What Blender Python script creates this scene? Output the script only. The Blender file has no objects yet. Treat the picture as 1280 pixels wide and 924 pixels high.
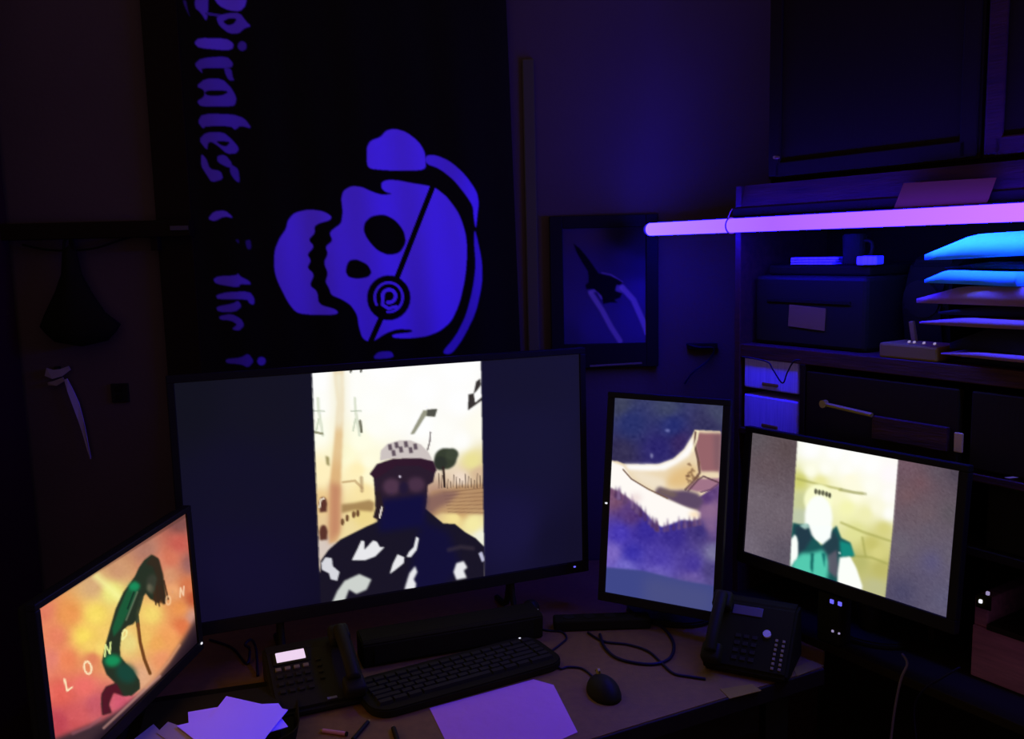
import bpy, bmesh, math, random
import numpy as np
from math import radians as R, sin, cos, pi
from mathutils import Vector, Matrix

C = bpy.context.scene.collection
SC = bpy.context.scene
random.seed(4)

# ---------------------------------------------------------------- camera, world, exposure
EYE = Vector((0, 0, 1.66)); FPX = 1130.0
ROT = Matrix.Rotation(R(90 - 7.6), 3, 'X') @ Matrix.Rotation(R(-1.4), 3, 'Z')
cd = bpy.data.cameras.new('camera'); cam = bpy.data.objects.new('camera', cd); C.objects.link(cam)
cam.location = EYE; cam.rotation_euler = ROT.to_euler()
cd.sensor_width = 36; cd.lens = FPX * 36 / 1280; cd.clip_start = .02
SC.camera = cam
SC.view_settings.view_transform = 'Standard'; SC.view_settings.look = 'None'
SC.view_settings.exposure = 0; SC.view_settings.gamma = 1
w = bpy.data.worlds.new('night_room'); SC.world = w; w.use_nodes = True
w.node_tree.nodes['Background'].inputs[0].default_value = (.060, .036, .24, 1)   # dim room, almost dark
w.node_tree.nodes['Background'].inputs[1].default_value = 1.0
TUBE_BLUE = 175.0          # radiance of the black light tube in the blue channel

# ---------------------------------------------------------------- camera geometry helpers (pixel -> world point)
def ray(px, py): return ROT @ Vector(((px - 640) / FPX, -(py - 462) / FPX, -1))
def atz(px, py, z=.74):
    d = ray(px, py); return EYE + d * ((z - EYE.z) / d.z)
def onplane(px, py, p, n):
    d = ray(px, py); return EYE + d * ((Vector(p) - EYE).dot(n) / d.dot(n))

# ---------------------------------------------------------------- materials
def mat(name, col, rough=.6, spec=.3, metal=0, bump=0, scale=60, vary=0, vscale=8, stretch=None, emit=None, es=1):
    m = bpy.data.materials.new(name); m.use_nodes = True; nt = m.node_tree; b = nt.nodes['Principled BSDF']
    b.inputs['Base Color'].default_value = (*col, 1); b.inputs['Roughness'].default_value = rough
    b.inputs['Specular IOR Level'].default_value = spec; b.inputs['Metallic'].default_value = metal
    if emit:
        b.inputs['Emission Color'].default_value = (*emit, 1); b.inputs['Emission Strength'].default_value = es
    tc = nt.nodes.new('ShaderNodeTexCoord'); mp = nt.nodes.new('ShaderNodeMapping')
    nt.links.new(tc.outputs['Object'], mp.inputs[0])
    if stretch: mp.inputs['Scale'].default_value = stretch
    if vary:
        n = nt.nodes.new('ShaderNodeTexNoise'); n.inputs['Scale'].default_value = vscale; n.inputs['Detail'].default_value = 5
        nt.links.new(mp.outputs[0], n.inputs[0]); r = nt.nodes.new('ShaderNodeValToRGB')
        r.color_ramp.elements[0].position = .3; r.color_ramp.elements[1].position = .7
        r.color_ramp.elements[0].color = (*[c * (1 - vary) for c in col], 1)
        r.color_ramp.elements[1].color = (*[min(1, c * (1 + vary)) for c in col], 1)
        nt.links.new(n.outputs[0], r.inputs[0]); nt.links.new(r.outputs[0], b.inputs['Base Color'])
    if bump:
        n = nt.nodes.new('ShaderNodeTexNoise'); n.inputs['Scale'].default_value = scale; n.inputs['Detail'].default_value = 4
        nt.links.new(mp.outputs[0], n.inputs[0]); bp = nt.nodes.new('ShaderNodeBump')
        bp.inputs['Strength'].default_value = bump; bp.inputs['Distance'].default_value = .003
        nt.links.new(n.outputs[0], bp.inputs['Height']); nt.links.new(bp.outputs[0], b.inputs['Normal'])
    return m
M = {}
M['wall'] = mat('painted_wall', (.20, .15, .024), .9, .1, bump=.25, scale=90, vary=.06, vscale=3)
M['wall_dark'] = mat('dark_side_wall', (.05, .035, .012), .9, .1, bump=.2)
M['floor'] = mat('dark_carpet', (.02, .014, .012), .95, .05, bump=.6, scale=200)
M['desk'] = mat('grey_laminate', (.31, .18, .012), .6, .15, bump=.15, scale=220, vary=.12, vscale=50)
M['desk_edge'] = mat('dark_edge_band', (.04, .03, .003), .6, .08)
M['wood'] = mat('dark_wood', (.10, .045, .0035), .6, .15, bump=.3, scale=30, vary=.3, vscale=9, stretch=(1, 8, 8))
M['wood_light'] = mat('brown_wood', (.62, .26, .10), .6, .1, bump=.2, scale=30, vary=.2, vscale=9, stretch=(1, 8, 8))
M['wood_black'] = mat('black_stained_wood', (.04, .03, .0011), .8, .04, bump=.2, scale=30, stretch=(8, 8, 1))
M['black'] = mat('black_plastic', (.035, .035, .0028), .55, .06, bump=.05, scale=300)
M['black_matte'] = mat('matte_black_plastic', (.03, .03, .0018), .85, .03)
M['key'] = mat('black_keycap', (.045, .045, .004), .7, .06)
M['bezel'] = mat('black_bezel', (.03, .03, .004), .45, .06)
M['metal'] = mat('dull_steel', (.6, .5, .012), .5, .3, metal=.2)
M['plate'] = mat('pinkish_plate', (.98, .72, .05), .5, .3)
M['letter'] = mat('white_letter', (.98, .72, .98), .85, .1, bump=.2, scale=12)
M['paper'] = mat('white_paper', (.98, .42, .28), .85, .1, bump=.9, scale=25)
M['paper_dim'] = mat('grey_paper', (.60, .52, .25), .85, .1, bump=.2, scale=12)
M['paper_cyan'] = mat('cyan_paper', (.12, .95, .9), .85, .1, bump=.2, scale=12)
M['paper_lav'] = mat('lavender_paper', (.6, .32, .13), .85, .1, bump=.2, scale=12)
M['label'] = mat('dull_label', (.40, .28, .012), .8, .1)
M['folder'] = mat('pale_folder', (.8, .7, .55), .8, .1, vary=.15, vscale=12, stretch=(20, 1, 1))
M['cable'] = mat('black_cable', (.02, .014, .006), .5, .2)
M['cable_grey'] = mat('grey_cable', (.30, .24, .06), .5, .3)
M['grey_btn'] = mat('pale_grey_button', (.9, .85, .22), .6, .2)
M['btn'] = mat('phone_button', (.35, .3, .035), .6, .1)
M['folder_dark'] = mat('dark_blue_folder', (.03, .03, .014), .9, .03)
M['cloth_black'] = mat('black_cloth', (.03, .03, .003), .95, .02, bump=.3, scale=200)
M['strap'] = mat('white_strap', (.9, .8, .30), .9, .05, bump=.2)
M['frame'] = mat('black_frame', (.03, .03, .003), .5, .05)
M['conduit'] = mat('grey_conduit', (.20, .20, .012), .8, .1)
M['led_white'] = mat('white_led', (0, 0, 0), emit=(.9, .9, 1), es=1)
M['led_blue'] = mat('blue_led', (0, 0, 0), emit=(.16, .14, 1), es=1)
M['led_cyan'] = mat('cyan_led', (0, 0, 0), emit=(.2, .6, 1), es=1)
M['led_grey'] = mat('dim_led', (0, 0, 0), emit=(.3, .25, .45), es=1)
M['blue_edge'] = mat('glowing_blue_edge', (0, 0, 0), emit=(.05, .035, .22), es=1)
M['lcd'] = mat('lit_phone_display', (0, 0, 0), emit=(.86, .66, .86), es=1)
M['cap'] = mat('lamp_end_cap', (.5, .4, .3), .5, .3)

def attr_mat(name, emission):
    m = bpy.data.materials.new(name); m.use_nodes = True; nt = m.node_tree; b = nt.nodes['Principled BSDF']
    a = nt.nodes.new('ShaderNodeVertexColor'); a.layer_name = 'print'
    if emission:
        b.inputs['Base Color'].default_value = (.004, .004, .004, 1); b.inputs['Roughness'].default_value = .5
        b.inputs['Specular IOR Level'].default_value = .05
        nt.links.new(a.outputs[0], b.inputs['Emission Color']); b.inputs['Emission Strength'].default_value = 1
    else:
        nt.links.new(a.outputs[0], b.inputs['Base Color']); b.inputs['Roughness'].default_value = .9
        b.inputs['Specular IOR Level'].default_value = .02
    return m
M['screen'] = attr_mat('lit_screen', True); M['print'] = attr_mat('printed_surface', False)

# tube glass of the black light: violet, saturated in blue, pinker towards the near end
m = bpy.data.materials.new('black_light_tube'); m.use_nodes = True; nt = m.node_tree; nt.nodes.remove(nt.nodes['Principled BSDF'])
em = nt.nodes.new('ShaderNodeEmission'); tc = nt.nodes.new('ShaderNodeTexCoord'); sx = nt.nodes.new('ShaderNodeSeparateXYZ')
rp = nt.nodes.new('ShaderNodeValToRGB'); mr = nt.nodes.new('ShaderNodeMapRange')
mr.inputs[1].default_value = -.28; mr.inputs[2].default_value = .8
nt.links.new(tc.outputs['Object'], sx.inputs[0]); nt.links.new(sx.outputs[0], mr.inputs[0]); nt.links.new(mr.outputs[0], rp.inputs[0])
e = rp.color_ramp.elements
for el, p, c in ((e[0], 0, (.50, .25)), (e[1], 1, (.68, .21))): el.position = p; el.color = (c[0] / TUBE_BLUE, c[1] / TUBE_BLUE, 1, 1)
el = rp.color_ramp.elements.new(.42); el.color = (.42 / TUBE_BLUE, .13 / TUBE_BLUE, 1, 1)
nt.links.new(rp.outputs[0], em.inputs[0]); em.inputs[1].default_value = TUBE_BLUE
nt.links.new(em.outputs[0], nt.nodes['Material Output'].inputs[0]); M['tube'] = m

# ---------------------------------------------------------------- mesh helpers
def link(name, me, mt, parent=None):
    o = bpy.data.objects.new(name, me); C.objects.link(o)
    if mt: me.materials.append(mt)
    if parent: o.parent = parent
    return o
def obj(name, bm, mt, parent=None, smooth=False):
    me = bpy.data.meshes.new(name); bmesh.ops.recalc_face_normals(bm, faces=bm.faces); bm.to_mesh(me); bm.free()
    if smooth:
        for p in me.polygons: p.use_smooth = True
    return link(name, me, mt, parent)
def tag(o, label=None, cat=None, group=None, kind=None):
    if label: o['label'] = label
    if cat: o['category'] = cat
    if group: o['group'] = group
    if kind: o['kind'] = kind
    return o
def thing(name, label, cat, loc=(0, 0, 0), rz=0, group=None):
    o = bpy.data.objects.new(name, None); C.objects.link(o); o.empty_display_size = .05
    o.location = loc; o.rotation_euler = (0, 0, rz); return tag(o, label, cat, group)
def T(c, rot=None):
    m = Matrix.Translation(Vector(c))
    return m @ rot.to_4x4() if rot is not None else m
def E3(x=0, y=0, z=0): return Matrix.Rotation(z, 3, 'Z') @ Matrix.Rotation(y, 3, 'Y') @ Matrix.Rotation(x, 3, 'X')
def box(bm, c, s, rot=None, bev=0, seg=2):
    r = bmesh.ops.create_cube(bm, size=1, matrix=T(c, rot) @ Matrix.Diagonal((*s, 1)))
    if bev:
        ed = {e for v in r['verts'] for e in v.link_edges}
        bmesh.ops.bevel(bm, geom=list(ed), offset=bev, segments=seg, affect='EDGES', profile=.5)
    return bm
def B(): return bmesh.new()
def bx(c, s, rot=None, bev=.002): return box(B(), c, s, rot, bev)
def cyl(bm, c, r, h, rot=None, seg=24, r2=None):
    bmesh.ops.create_cone(bm, cap_ends=True, segments=seg, radius1=r, radius2=r if r2 is None else r2, depth=h, matrix=T(c, rot)); return bm
def tube(bm, pts, r, seg=8, sub=6):
    P = [Vector(p) for p in pts]; Q = []
    for i in range(len(P) - 1):           # Catmull-Rom
        a, b, c, d = P[max(i - 1, 0)], P[i], P[i + 1], P[min(i + 2, len(P) - 1)]
        for k in range(sub):
            t = k / sub
            Q.append(.5 * ((2 * b) + (c - a) * t + (2 * a - 5 * b + 4 * c - d) * t * t + (3 * b - a - 3 * c + d) * t ** 3))
    Q.append(P[-1]); rings = []
    up = Vector((.13, .31, .94)).normalized()
    for i, q in enumerate(Q):
        d = (Q[min(i + 1, len(Q) - 1)] - Q[max(i - 1, 0)]).normalized()
        u = d.cross(up).normalized(); v = d.cross(u)
        rings.append([bm.verts.new(q + (u * cos(2 * pi * k / seg) + v * sin(2 * pi * k / seg)) * r) for k in range(seg)])
    for a, b in zip(rings, rings[1:]):
        for k in range(seg): bm.faces.new((a[k], a[(k + 1) % seg], b[(k + 1) % seg], b[k]))
    bm.faces.new(rings[0]); bm.faces.new(rings[-1]); return bm
def prism(bm, pts, z0, z1, mtx=None):
    a = [bm.verts.new((x, y, z0)) for x, y in pts]; b = [bm.verts.new((x, y, z1)) for x, y in pts]
    bm.faces.new(a[::-1]); bm.faces.new(b)
    n = len(pts)
    for i in range(n): bm.faces.new((a[i], a[(i + 1) % n], b[(i + 1) % n], b[i]))
    if mtx is not None: bmesh.ops.transform(bm, matrix=mtx, verts=a + b)
    return bm
def profile(bm, pts, x0, x1):             # (y,z) profile extruded along x
    a = [bm.verts.new((x0, y, z)) for y, z in pts]; b = [bm.verts.new((x1, y, z)) for y, z in pts]
    bm.faces.new(a); bm.faces.new(b[::-1]); n = len(pts)
    for i in range(n): bm.faces.new((a[i], b[i], b[(i + 1) % n], a[(i + 1) % n]))
    return bm
def bevel_all(bm, off, seg=2):
    bmesh.ops.recalc_face_normals(bm, faces=bm.faces)
    bmesh.ops.bevel(bm, geom=[e for e in bm.edges if e.calc_face_angle(0) > .3], offset=off, segments=seg, affect='EDGES'); return bm

# ---------------------------------------------------------------- picture painter (flat prints and screen images)
class Pic:
    S = 2
    def __init__(s, x0, y0, x1, y1, col=(0, 0, 0)):
        s.x0, s.y0 = x0, y0; s.w = int((x1 - x0) * s.S); s.h = int((y1 - y0) * s.S)
        X = x0 + (np.arange(s.w) + .5) / s.S; Y = y0 + (np.arange(s.h) + .5) / s.S
        s.X, s.Y = np.meshgrid(X, Y); s.a = np.zeros((s.h, s.w, 3)) + np.array(col, float)
        s.t = (0, 0, 1)
    def tile(s, ox, oy, k): s.t = (ox, oy, k)
    def P(s, pts):
        ox, oy, k = s.t; return [(ox + x / k, oy + y / k) for x, y in pts]
    def rbf(s, pts, p=2.6, mask=None):
        num = 0; den = 0
        for x, y, c in pts:
            (x, y), = s.P([(x, y)]); wt = 1 / (((s.X - x) ** 2 + (s.Y - y) ** 2) ** (p / 2) + 40)
            num = num + wt[..., None] * np.array(c, float); den = den + wt
        r = num / den[..., None]
        if mask is None: s.a = r
        else: s.a = s.a * (1 - mask[..., None]) + r * mask[..., None]
    def inside(s, pts):
        q = s.P(pts); m = np.zeros(s.X.shape, bool); n = len(q)
        for i in range(n):
            (xa, ya), (xb, yb) = q[i], q[(i + 1) % n]
            if ya == yb: continue
            c = ((ya > s.Y) != (yb > s.Y)) & (s.X < (xb - xa) * (s.Y - ya) / (yb - ya) + xa); m ^= c
        return m.astype(float)
    def blur(s, m, r):
        k = max(1, int(r * s.S)); ker = np.ones(2 * k + 1) / (2 * k + 1)
        for _ in range(2):
            m = np.apply_along_axis(lambda v: np.convolve(np.pad(v, k, 'edge'), ker, 'valid'), 0, m)
            m = np.apply_along_axis(lambda v: np.convolve(np.pad(v, k, 'edge'), ker, 'valid'), 1, m)
        return m
    def put(s, m, col, al=1):
        m = (m * al)[..., None]; s.a = s.a * (1 - m) + np.array(col, float) * m
    def poly(s, pts, col, soft=.6, al=1): s.put(s.blur(s.inside(pts), soft), col, al)
    def ell(s, cx, cy, rx, ry, col, soft=.6, al=1, rot=0):
        s.poly([(cx + rx * cos(t) * cos(rot) - ry * sin(t) * sin(rot), cy + rx * cos(t) * sin(rot) + ry * sin(t) * cos(rot)) for t in np.linspace(0, 2 * pi, 28)[:-1]], col, soft, al)
    def line(s, pts, wd, col, soft=.8, al=1):
        q = s.P(pts); wd = wd / s.t[2] / 2; d = np.full(s.X.shape, 1e9)
        for (xa, ya), (xb, yb) in zip(q, q[1:]):
            L = (xb - xa) ** 2 + (yb - ya) ** 2 + 1e-9; t = np.clip(((s.X - xa) * (xb - xa) + (s.Y - ya) * (yb - ya)) / L, 0, 1)
            d = np.minimum(d, np.hypot(s.X - xa - t * (xb - xa), s.Y - ya - t * (yb - ya)))
        s.put(np.clip((wd - d) / soft + .5, 0, 1), col, al)
    def noise(s, amp, cell=3, seed=1, mask=None):
        rs = np.random.RandomState(seed); c = max(1, int(cell * s.S)); g = rs.randn(s.h // c + 3, s.w // c + 3)
        yy = np.arange(s.h) / c; xx = np.arange(s.w) / c; yi = yy.astype(int); xi = xx.astype(int); fy = (yy - yi)[:, None]; fx = (xx - xi)[None]
        n = g[yi][:, xi] * (1 - fy) * (1 - fx) + g[yi + 1][:, xi] * fy * (1 - fx) + g[yi][:, xi + 1] * (1 - fy) * fx + g[yi + 1][:, xi + 1] * fy * fx
        if mask is not None: n = n * mask
        s.a = s.a + n[..., None] * amp
    def sample(s, px, py):
        x = np.clip((px - s.x0) * s.S - .5, 0, s.w - 1.001); y = np.clip((py - s.y0) * s.S - .5, 0, s.h - 1.001)
        xi = x.astype(int); yi = y.astype(int); fx = (x - xi)[:, None]; fy = (y - yi)[:, None]; a = s.a
        return a[yi, xi] * (1 - fx) * (1 - fy) + a[yi, xi + 1] * fx * (1 - fy) + a[yi + 1, xi] * (1 - fx) * fy + a[yi + 1, xi + 1] * fx * fy
def lin(c):
    c = np.clip(c / 255., 0, 1); return np.where(c <= .04045, c / 12.92, ((c + .055) / 1.055) ** 2.4)
RN = np.array(ROT)
def grid(name, origin, u, v, W, Hh, nx, ny, pic, mt, parent, linear=False, wave=None, photo_frame=None):
    """flat printed sheet: world origin = top left corner, u right, v down; colours looked up in the picture"""
    U, V = np.meshgrid(np.linspace(0, 1, nx), np.linspace(0, 1, ny)); U = U.ravel(); V = V.ravel()
    Pw = np.array(origin)[None] + np.outer(U * W, np.array(u)) + np.outer(V * Hh, np.array(v))
    q = (Pw - np.array(EYE)) @ RN
    col = pic.sample(640 + FPX * q[:, 0] / -q[:, 2], 462 - FPX * q[:, 1] / -q[:, 2])
    col = col if linear else lin(col)
    if wave is not None:
        n = np.cross(np.array(v), np.array(u)); Pw = Pw - n[None] * wave(U, V)[:, None]
    if parent is not None:
        mi = np.array(parent_matrix(parent).inverted()); Pl = Pw @ mi[:3, :3].T + mi[:3, 3]
    else: Pl = Pw
    me = bpy.data.meshes.new(name); nv = nx * ny; me.vertices.add(nv); me.vertices.foreach_set('co', Pl.astype(np.float32).ravel())
    i, j = np.meshgrid(np.arange(nx - 1), np.arange(ny - 1)); a = (j * nx + i).ravel()
    f = np.stack([a, a + nx, a + nx + 1, a + 1], 1); nf = len(f)
    me.loops.add(nf * 4); me.polygons.add(nf)
    me.loops.foreach_set('vertex_index', f.ravel().astype(np.int32)); me.polygons.foreach_set('loop_start', (np.arange(nf) * 4).astype(np.int32))
    me.polygons.foreach_set('use_smooth', np.ones(nf, bool))
    me.update(calc_edges=True); me.validate()
    at = me.color_attributes.new('print', 'FLOAT_COLOR', 'POINT')
    at.data.foreach_set('color', np.hstack([col, np.ones((nv, 1))]).astype(np.float32).ravel())
    return link(name, me, mt, parent)
def parent_matrix(o): return Matrix.Translation(o.location) @ o.rotation_euler.to_matrix().to_4x4()

# ---------------------------------------------------------------- the setting
WY = 2.60
def struct(name, bm, mt): return tag(obj(name, bm, mt), kind='structure')
struct('floor', bx((0, 1.2, -.01), (4.4, 4.2, .02), bev=0), M['floor'])
struct('wall_back', bx((-.2, WY + .05, 1.35), (4.0, .1, 2.7), bev=0), M['wall'])
struct('wall_right', bx((1.85, 1.5, 1.35), (.1, 2.2, 2.7), bev=0), M['wall_dark'])
struct('wall_left', bx((-1.95, 1.5, 1.35), (.1, 2.2, 2.7), bev=0), M['wall_dark'])
# grey vertical cover strip on the wall, right of the flag
struct('trim_1', bx((.065, WY - .006, 1.50), (.034, .012, 1.36), bev=.004), M['conduit'])
# dark post between panel wall and flag (left), and dark uprights at far left
struct('trim_2', bx((-.94, WY - .012, 1.35), (.10, .024, 2.6), bev=.003), M['wood_black'])
struct('baseboard_back', bx((-.2, WY - .008, .05), (4.0, .016, .1), bev=.003), M['wood_black'])

# ---------------------------------------------------------------- desk
desk = thing('corner_desk', 'large grey corner desk under all the monitors', 'desk')
poly = [(-.93, 1.065), (.660, 1.861), (.700, 1.962), (.543, 2.20), (.50, 2.58), (-.93, 2.58)]
obj('desktop', bevel_all(prism(B(), poly, .712, .74), .002), M['desk'], desk)
fx = Vector((.660, 1.861, 0)) - Vector((-.93, 1.065, 0)); fl = fx.length; fa = math.atan2(fx.y, fx.x)
mid = (Vector((.660, 1.861, 0)) + Vector((-.93, 1.065, 0))) / 2; nrm = Vector((sin(fa), -cos(fa), 0))
obj('edge_band', bx(mid + nrm * .003 + Vector((0, 0, .722)), (fl, .006, .036), E3(z=fa), .002), M['desk_edge'], desk)
for lx, ly in ((-.88, 1.14), (.56, 1.88), (-.88, 2.5), (.45, 2.5)):
    obj('leg', bx((lx, ly, .356), (.05, .05, .712)), M['black'], desk)
obj('apron', bx((-.16, 1.51, .66), (1.5, .02, .10), E3(z=fa)), M['desk_edge'], desk)

# ---------------------------------------------------------------- monitors
def monitor(name, label, cat, c, yaw, tilt, w, h, pic, nx, ny, basepos, base='plate', bez=(.014, .014, .014, .018), depth=.035, roll=0, led=None, neck=.05, basesize=(.2, .16)):
    c = Vector(c); Mx = Matrix.Rotation(yaw, 3, 'Z') @ Matrix.Rotation(-tilt, 3, 'X') @ Matrix.Rotation(-roll, 3, 'Y')
    bz = basepos[2]; t = thing(name, label, cat, basepos, yaw)
    u = Mx @ Vector((1, 0, 0)); v = Mx @ Vector((0, 0, 1)); n = Mx @ Vector((0, 1, 0))
    tl = c - u * w / 2 + v * h / 2
    inv = parent_matrix(t).inverted(); ML = inv.to_3x3() @ Mx
    L = lambda a, b, d: inv @ (c + u * a + v * b + n * d)
    grid('screen', tl + n * .002, u, -v, w, h, nx, ny, pic, M['screen'], t)
    l, r, tp, bt = bez; bm = B()
    for a, b, sx, sz in ((0, h / 2 + tp / 2, w + l + r, tp), (0, -h / 2 - bt / 2, w + l + r, bt)):
        box(bm, L(a + (r - l) / 2, b, .006), (sx, .018, sz), ML, .002)
    for a, s_ in ((-w / 2 - l / 2, l), (w / 2 + r / 2, r)): box(bm, L(a, 0, .006), (s_, .018, h + .001), ML, .002)
    obj('bezel', bm, M['bezel'], t)
    bm = B(); box(bm, L(0, 0, .016 + depth / 4), (w + l, depth / 2, h + tp), ML, .006); box(bm, L(0, -h * .05, .016 + depth * .7), (w * .6, depth * .8, h * .55), ML, .012)
    obj('back_shell', bm, M['black'], t)
    if base == 'plate':
        q = L(0, -h * .2, depth + .02); p0 = Vector((q.x * .3, max(q.y, 0) * .3 + .03, .01))
        bm = B(); tube(bm, [p0, p0.lerp(q, .5) + Vector((0, .012, 0)), q], neck / 2, 10, 5); obj('neck', bm, M['black'], t, True)
        bm = B(); prism(bm, [(basesize[0] / 2 * cos(a), .02 + basesize[1] / 2 * sin(a)) for a in np.linspace(0, 2 * pi, 33)[:-1]], 0, .014); obj('base', bevel_all(bm, .004), M['black'], t)
    elif base == 'feet':
        for sx in (-.3, .3):
            q = L(sx * w, -h / 2 - bt, .03); bm = B()
            tube(bm, [(q.x, q.y - .10, .008), (q.x, q.y - .03, .02), (q.x, q.y, q.z + .02)], .008, 8, 4); tube(bm, [(q.x, q.y + .10, .008), (q.x, q.y + .03, .02), (q.x, q.y, q.z + .02)], .008, 8, 4)
            obj('foot', bm, M['black'], t, True)
    if led:
        bm = B()
        for a, b in led[1:]: box(bm, L(a, b, -.004), (.006, .003, .004), ML, .001)
        obj('power_light', bm, M[led[0]], t)
    return t, L, ML

# --- picture 1: left monitor (figure crouching in front of an orange sky)
p = Pic(20, 600, 280, 1010); p.tile(0, 600, 2.853)
p.rbf([(150, 470, (225, 125, 95)), (200, 560, (232, 130, 95)), (250, 480, (235, 150, 80)), (330, 380, (215, 170, 120)), (420, 320, (205, 150, 110)), (520, 250, (175, 120, 100)),
       (640, 150, (130, 80, 75)), (640, 230, (200, 95, 80)), (610, 280, (215, 120, 90)), (680, 300, (150, 95, 90)), (300, 560, (250, 220, 95)), (340, 480, (248, 220, 100)), (360, 600, (248, 215, 110)),
       (400, 400, (240, 235, 130)), (320, 590, (245, 205, 100)), (240, 640, (235, 130, 85)), (180, 640, (230, 130, 110)), (220, 760, (228, 100, 85)), (300, 740, (235, 110, 100)), (340, 800, (200, 90, 100)),
       (210, 860, (190, 70, 80)), (270, 840, (210, 90, 90)), (330, 640, (225, 130, 90)), (540, 480, (245, 215, 110)), (520, 560, (240, 190, 100)), (560, 580, (240, 170, 90)), (460, 580, (235, 215, 130)), (580, 640, (235, 150, 100)), (500, 700, (225, 170, 130)),
       (640, 460, (235, 150, 80)), (620, 400, (235, 165, 110)), (670, 380, (215, 120, 75)), (690, 420, (190, 90, 55)), (650, 520, (225, 120, 70)), (690, 490, (205, 150, 130)), (600, 560, (240, 160, 90)), (430, 790, (210, 90, 110)), (560, 320, (225, 140, 110)), (600, 340, (215, 150, 110))], 3)
p.noise(2.5, 9, 3); p.noise(2, 2, 5)
p.line([(345, 345), (450, 440)], 22, (250, 250, 160), 9, .75)
p.poly([(180, 930), (280, 890), (360, 860), (430, 820), (500, 765), (560, 710), (610, 640), (660, 560), (700, 490), (760, 430), (800, 1200), (150, 1200)], (62, 42, 45), 3)
p.poly([(600, 700), (700, 540), (760, 500), (800, 1200), (300, 1200), (330, 930)], (25, 15, 22), 6)
p.line([(370, 885), (440, 820), (520, 745), (570, 700)], 9, (190, 140, 130), 2, .7)
p.line([(360, 850), (320, 880), (260, 905)], 10, (150, 90, 100), 3, .6)
p.line([(520, 740), (600, 650), (640, 590)], 8, (215, 150, 110), 3, .8)
fig = [(515, 285), (540, 266), (565, 280), (580, 335), (588, 400), (592, 428), (583, 445), (575, 425), (562, 440), (550, 432), (535, 425), (520, 405), (505, 425), (500, 450), (488, 470), (490, 495), (475, 515), (455, 522), (440, 535), (432, 560), (428, 600), (430, 630), (450, 655),
       (475, 680), (498, 715), (500, 745), (470, 770), (440, 772), (405, 755), (392, 785), (388, 805), (398, 830), (365, 840), (360, 800), (362, 765), (378, 738), (410, 725), (380, 695), (363, 650), (378, 580), (395, 520), (412, 460), (440, 400), (480, 345), (497, 310)]
p.poly(fig, (38, 48, 30), .7)
p.poly([(480, 360), (500, 375), (480, 420), (455, 480), (430, 530), (405, 560), (400, 530), (425, 460), (450, 400)], (25, 95, 55), 1.4, .85)
p.ell(478, 380, 20, 16, (25, 150, 95), 2, .8)
p.line([(490, 400), (470, 450), (450, 500)], 6, (120, 140, 110), 1.2, .6); p.line([(478, 400), (455, 460)], 5, (18, 30, 22), 1, .8)
p.ell(402, 645, 30, 22, (20, 150, 90), 2.5, .9); p.ell(450, 690, 40, 32, (22, 70, 55), 3, .9, .7)
p.ell(545, 365, 22, 28, (60, 62, 48), 2, .8); p.ell(532, 385, 8, 14, (120, 115, 90), 1.5, .7)
p.poly([(560, 370), (582, 400), (590, 440), (560, 438), (545, 430)], (75, 45, 18), 1, .9)
p.poly([(362, 765), (378, 738), (415, 725), (440, 770), (405, 760), (388, 800), (398, 830), (365, 840)], (80, 22, 30), 1)
p.poly([(520, 300), (545, 268), (568, 285), (582, 340), (590, 400), (594, 430), (584, 446), (574, 425), (560, 442), (552, 400), (560, 350), (545, 310)], (52, 40, 22), 1.2, .9)
for q in ([(575, 380), (588, 440)], [(560, 380), (568, 450)], [(548, 400), (556, 445)], [(585, 360), (600, 425)]): p.line(q, 5, (58, 38, 18), 1, .9)
p.line([(505, 420), (488, 480), (492, 520)], 14, (45, 55, 35), 1.2, .9)
p.ell(540, 392, 9, 16, (95, 90, 70), 1.5, .6)
p.line([(492, 515), (500, 580), (515, 640), (535, 690)], 12, (110, 65, 25), 1.2)
ink = (255, 235, 190)
p.line([(230, 712), (240, 752), (257, 740)], 7, ink); p.line([(313 + 13 * cos(a) + 3 * sin(a), 670 + 22 * sin(a)) for a in np.linspace(0, 2 * pi, 20)], 6, ink)
p.line([(374, 630), (377, 590), (392, 620), (394, 580)], 6, (225, 240, 150))
p.line([(437, 545), (436, 570), (450, 556), (453, 540), (445, 535), (437, 545)], 6, (245, 240, 160))
p.line([(600 + 8 * cos(a), 430 + 15 * sin(a)) for a in np.linspace(0, 2 * pi, 16)], 6, (255, 210, 160), 1.5, .7)
p.line([(642, 418), (644, 385), (654, 412), (656, 380)], 5, (255, 225, 190), 1, .8)
p.poly([(45, 440), (670, 95), (670, 130), (140, 460)], (90, 55, 45), .6, .55)  # reflection along the top bezel, painted in as a brown strip
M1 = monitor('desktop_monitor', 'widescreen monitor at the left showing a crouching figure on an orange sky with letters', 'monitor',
             EYE + (Vector((-.666, 1.486, 1.028)) - EYE) * 1.07, R(84.6), R(1.1), .508, .286, p, 150, 110, (-.835, 1.60, .74), led=('led_white', (.262, -.148)), bez=(.014, .02, .012, .022))

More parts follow.
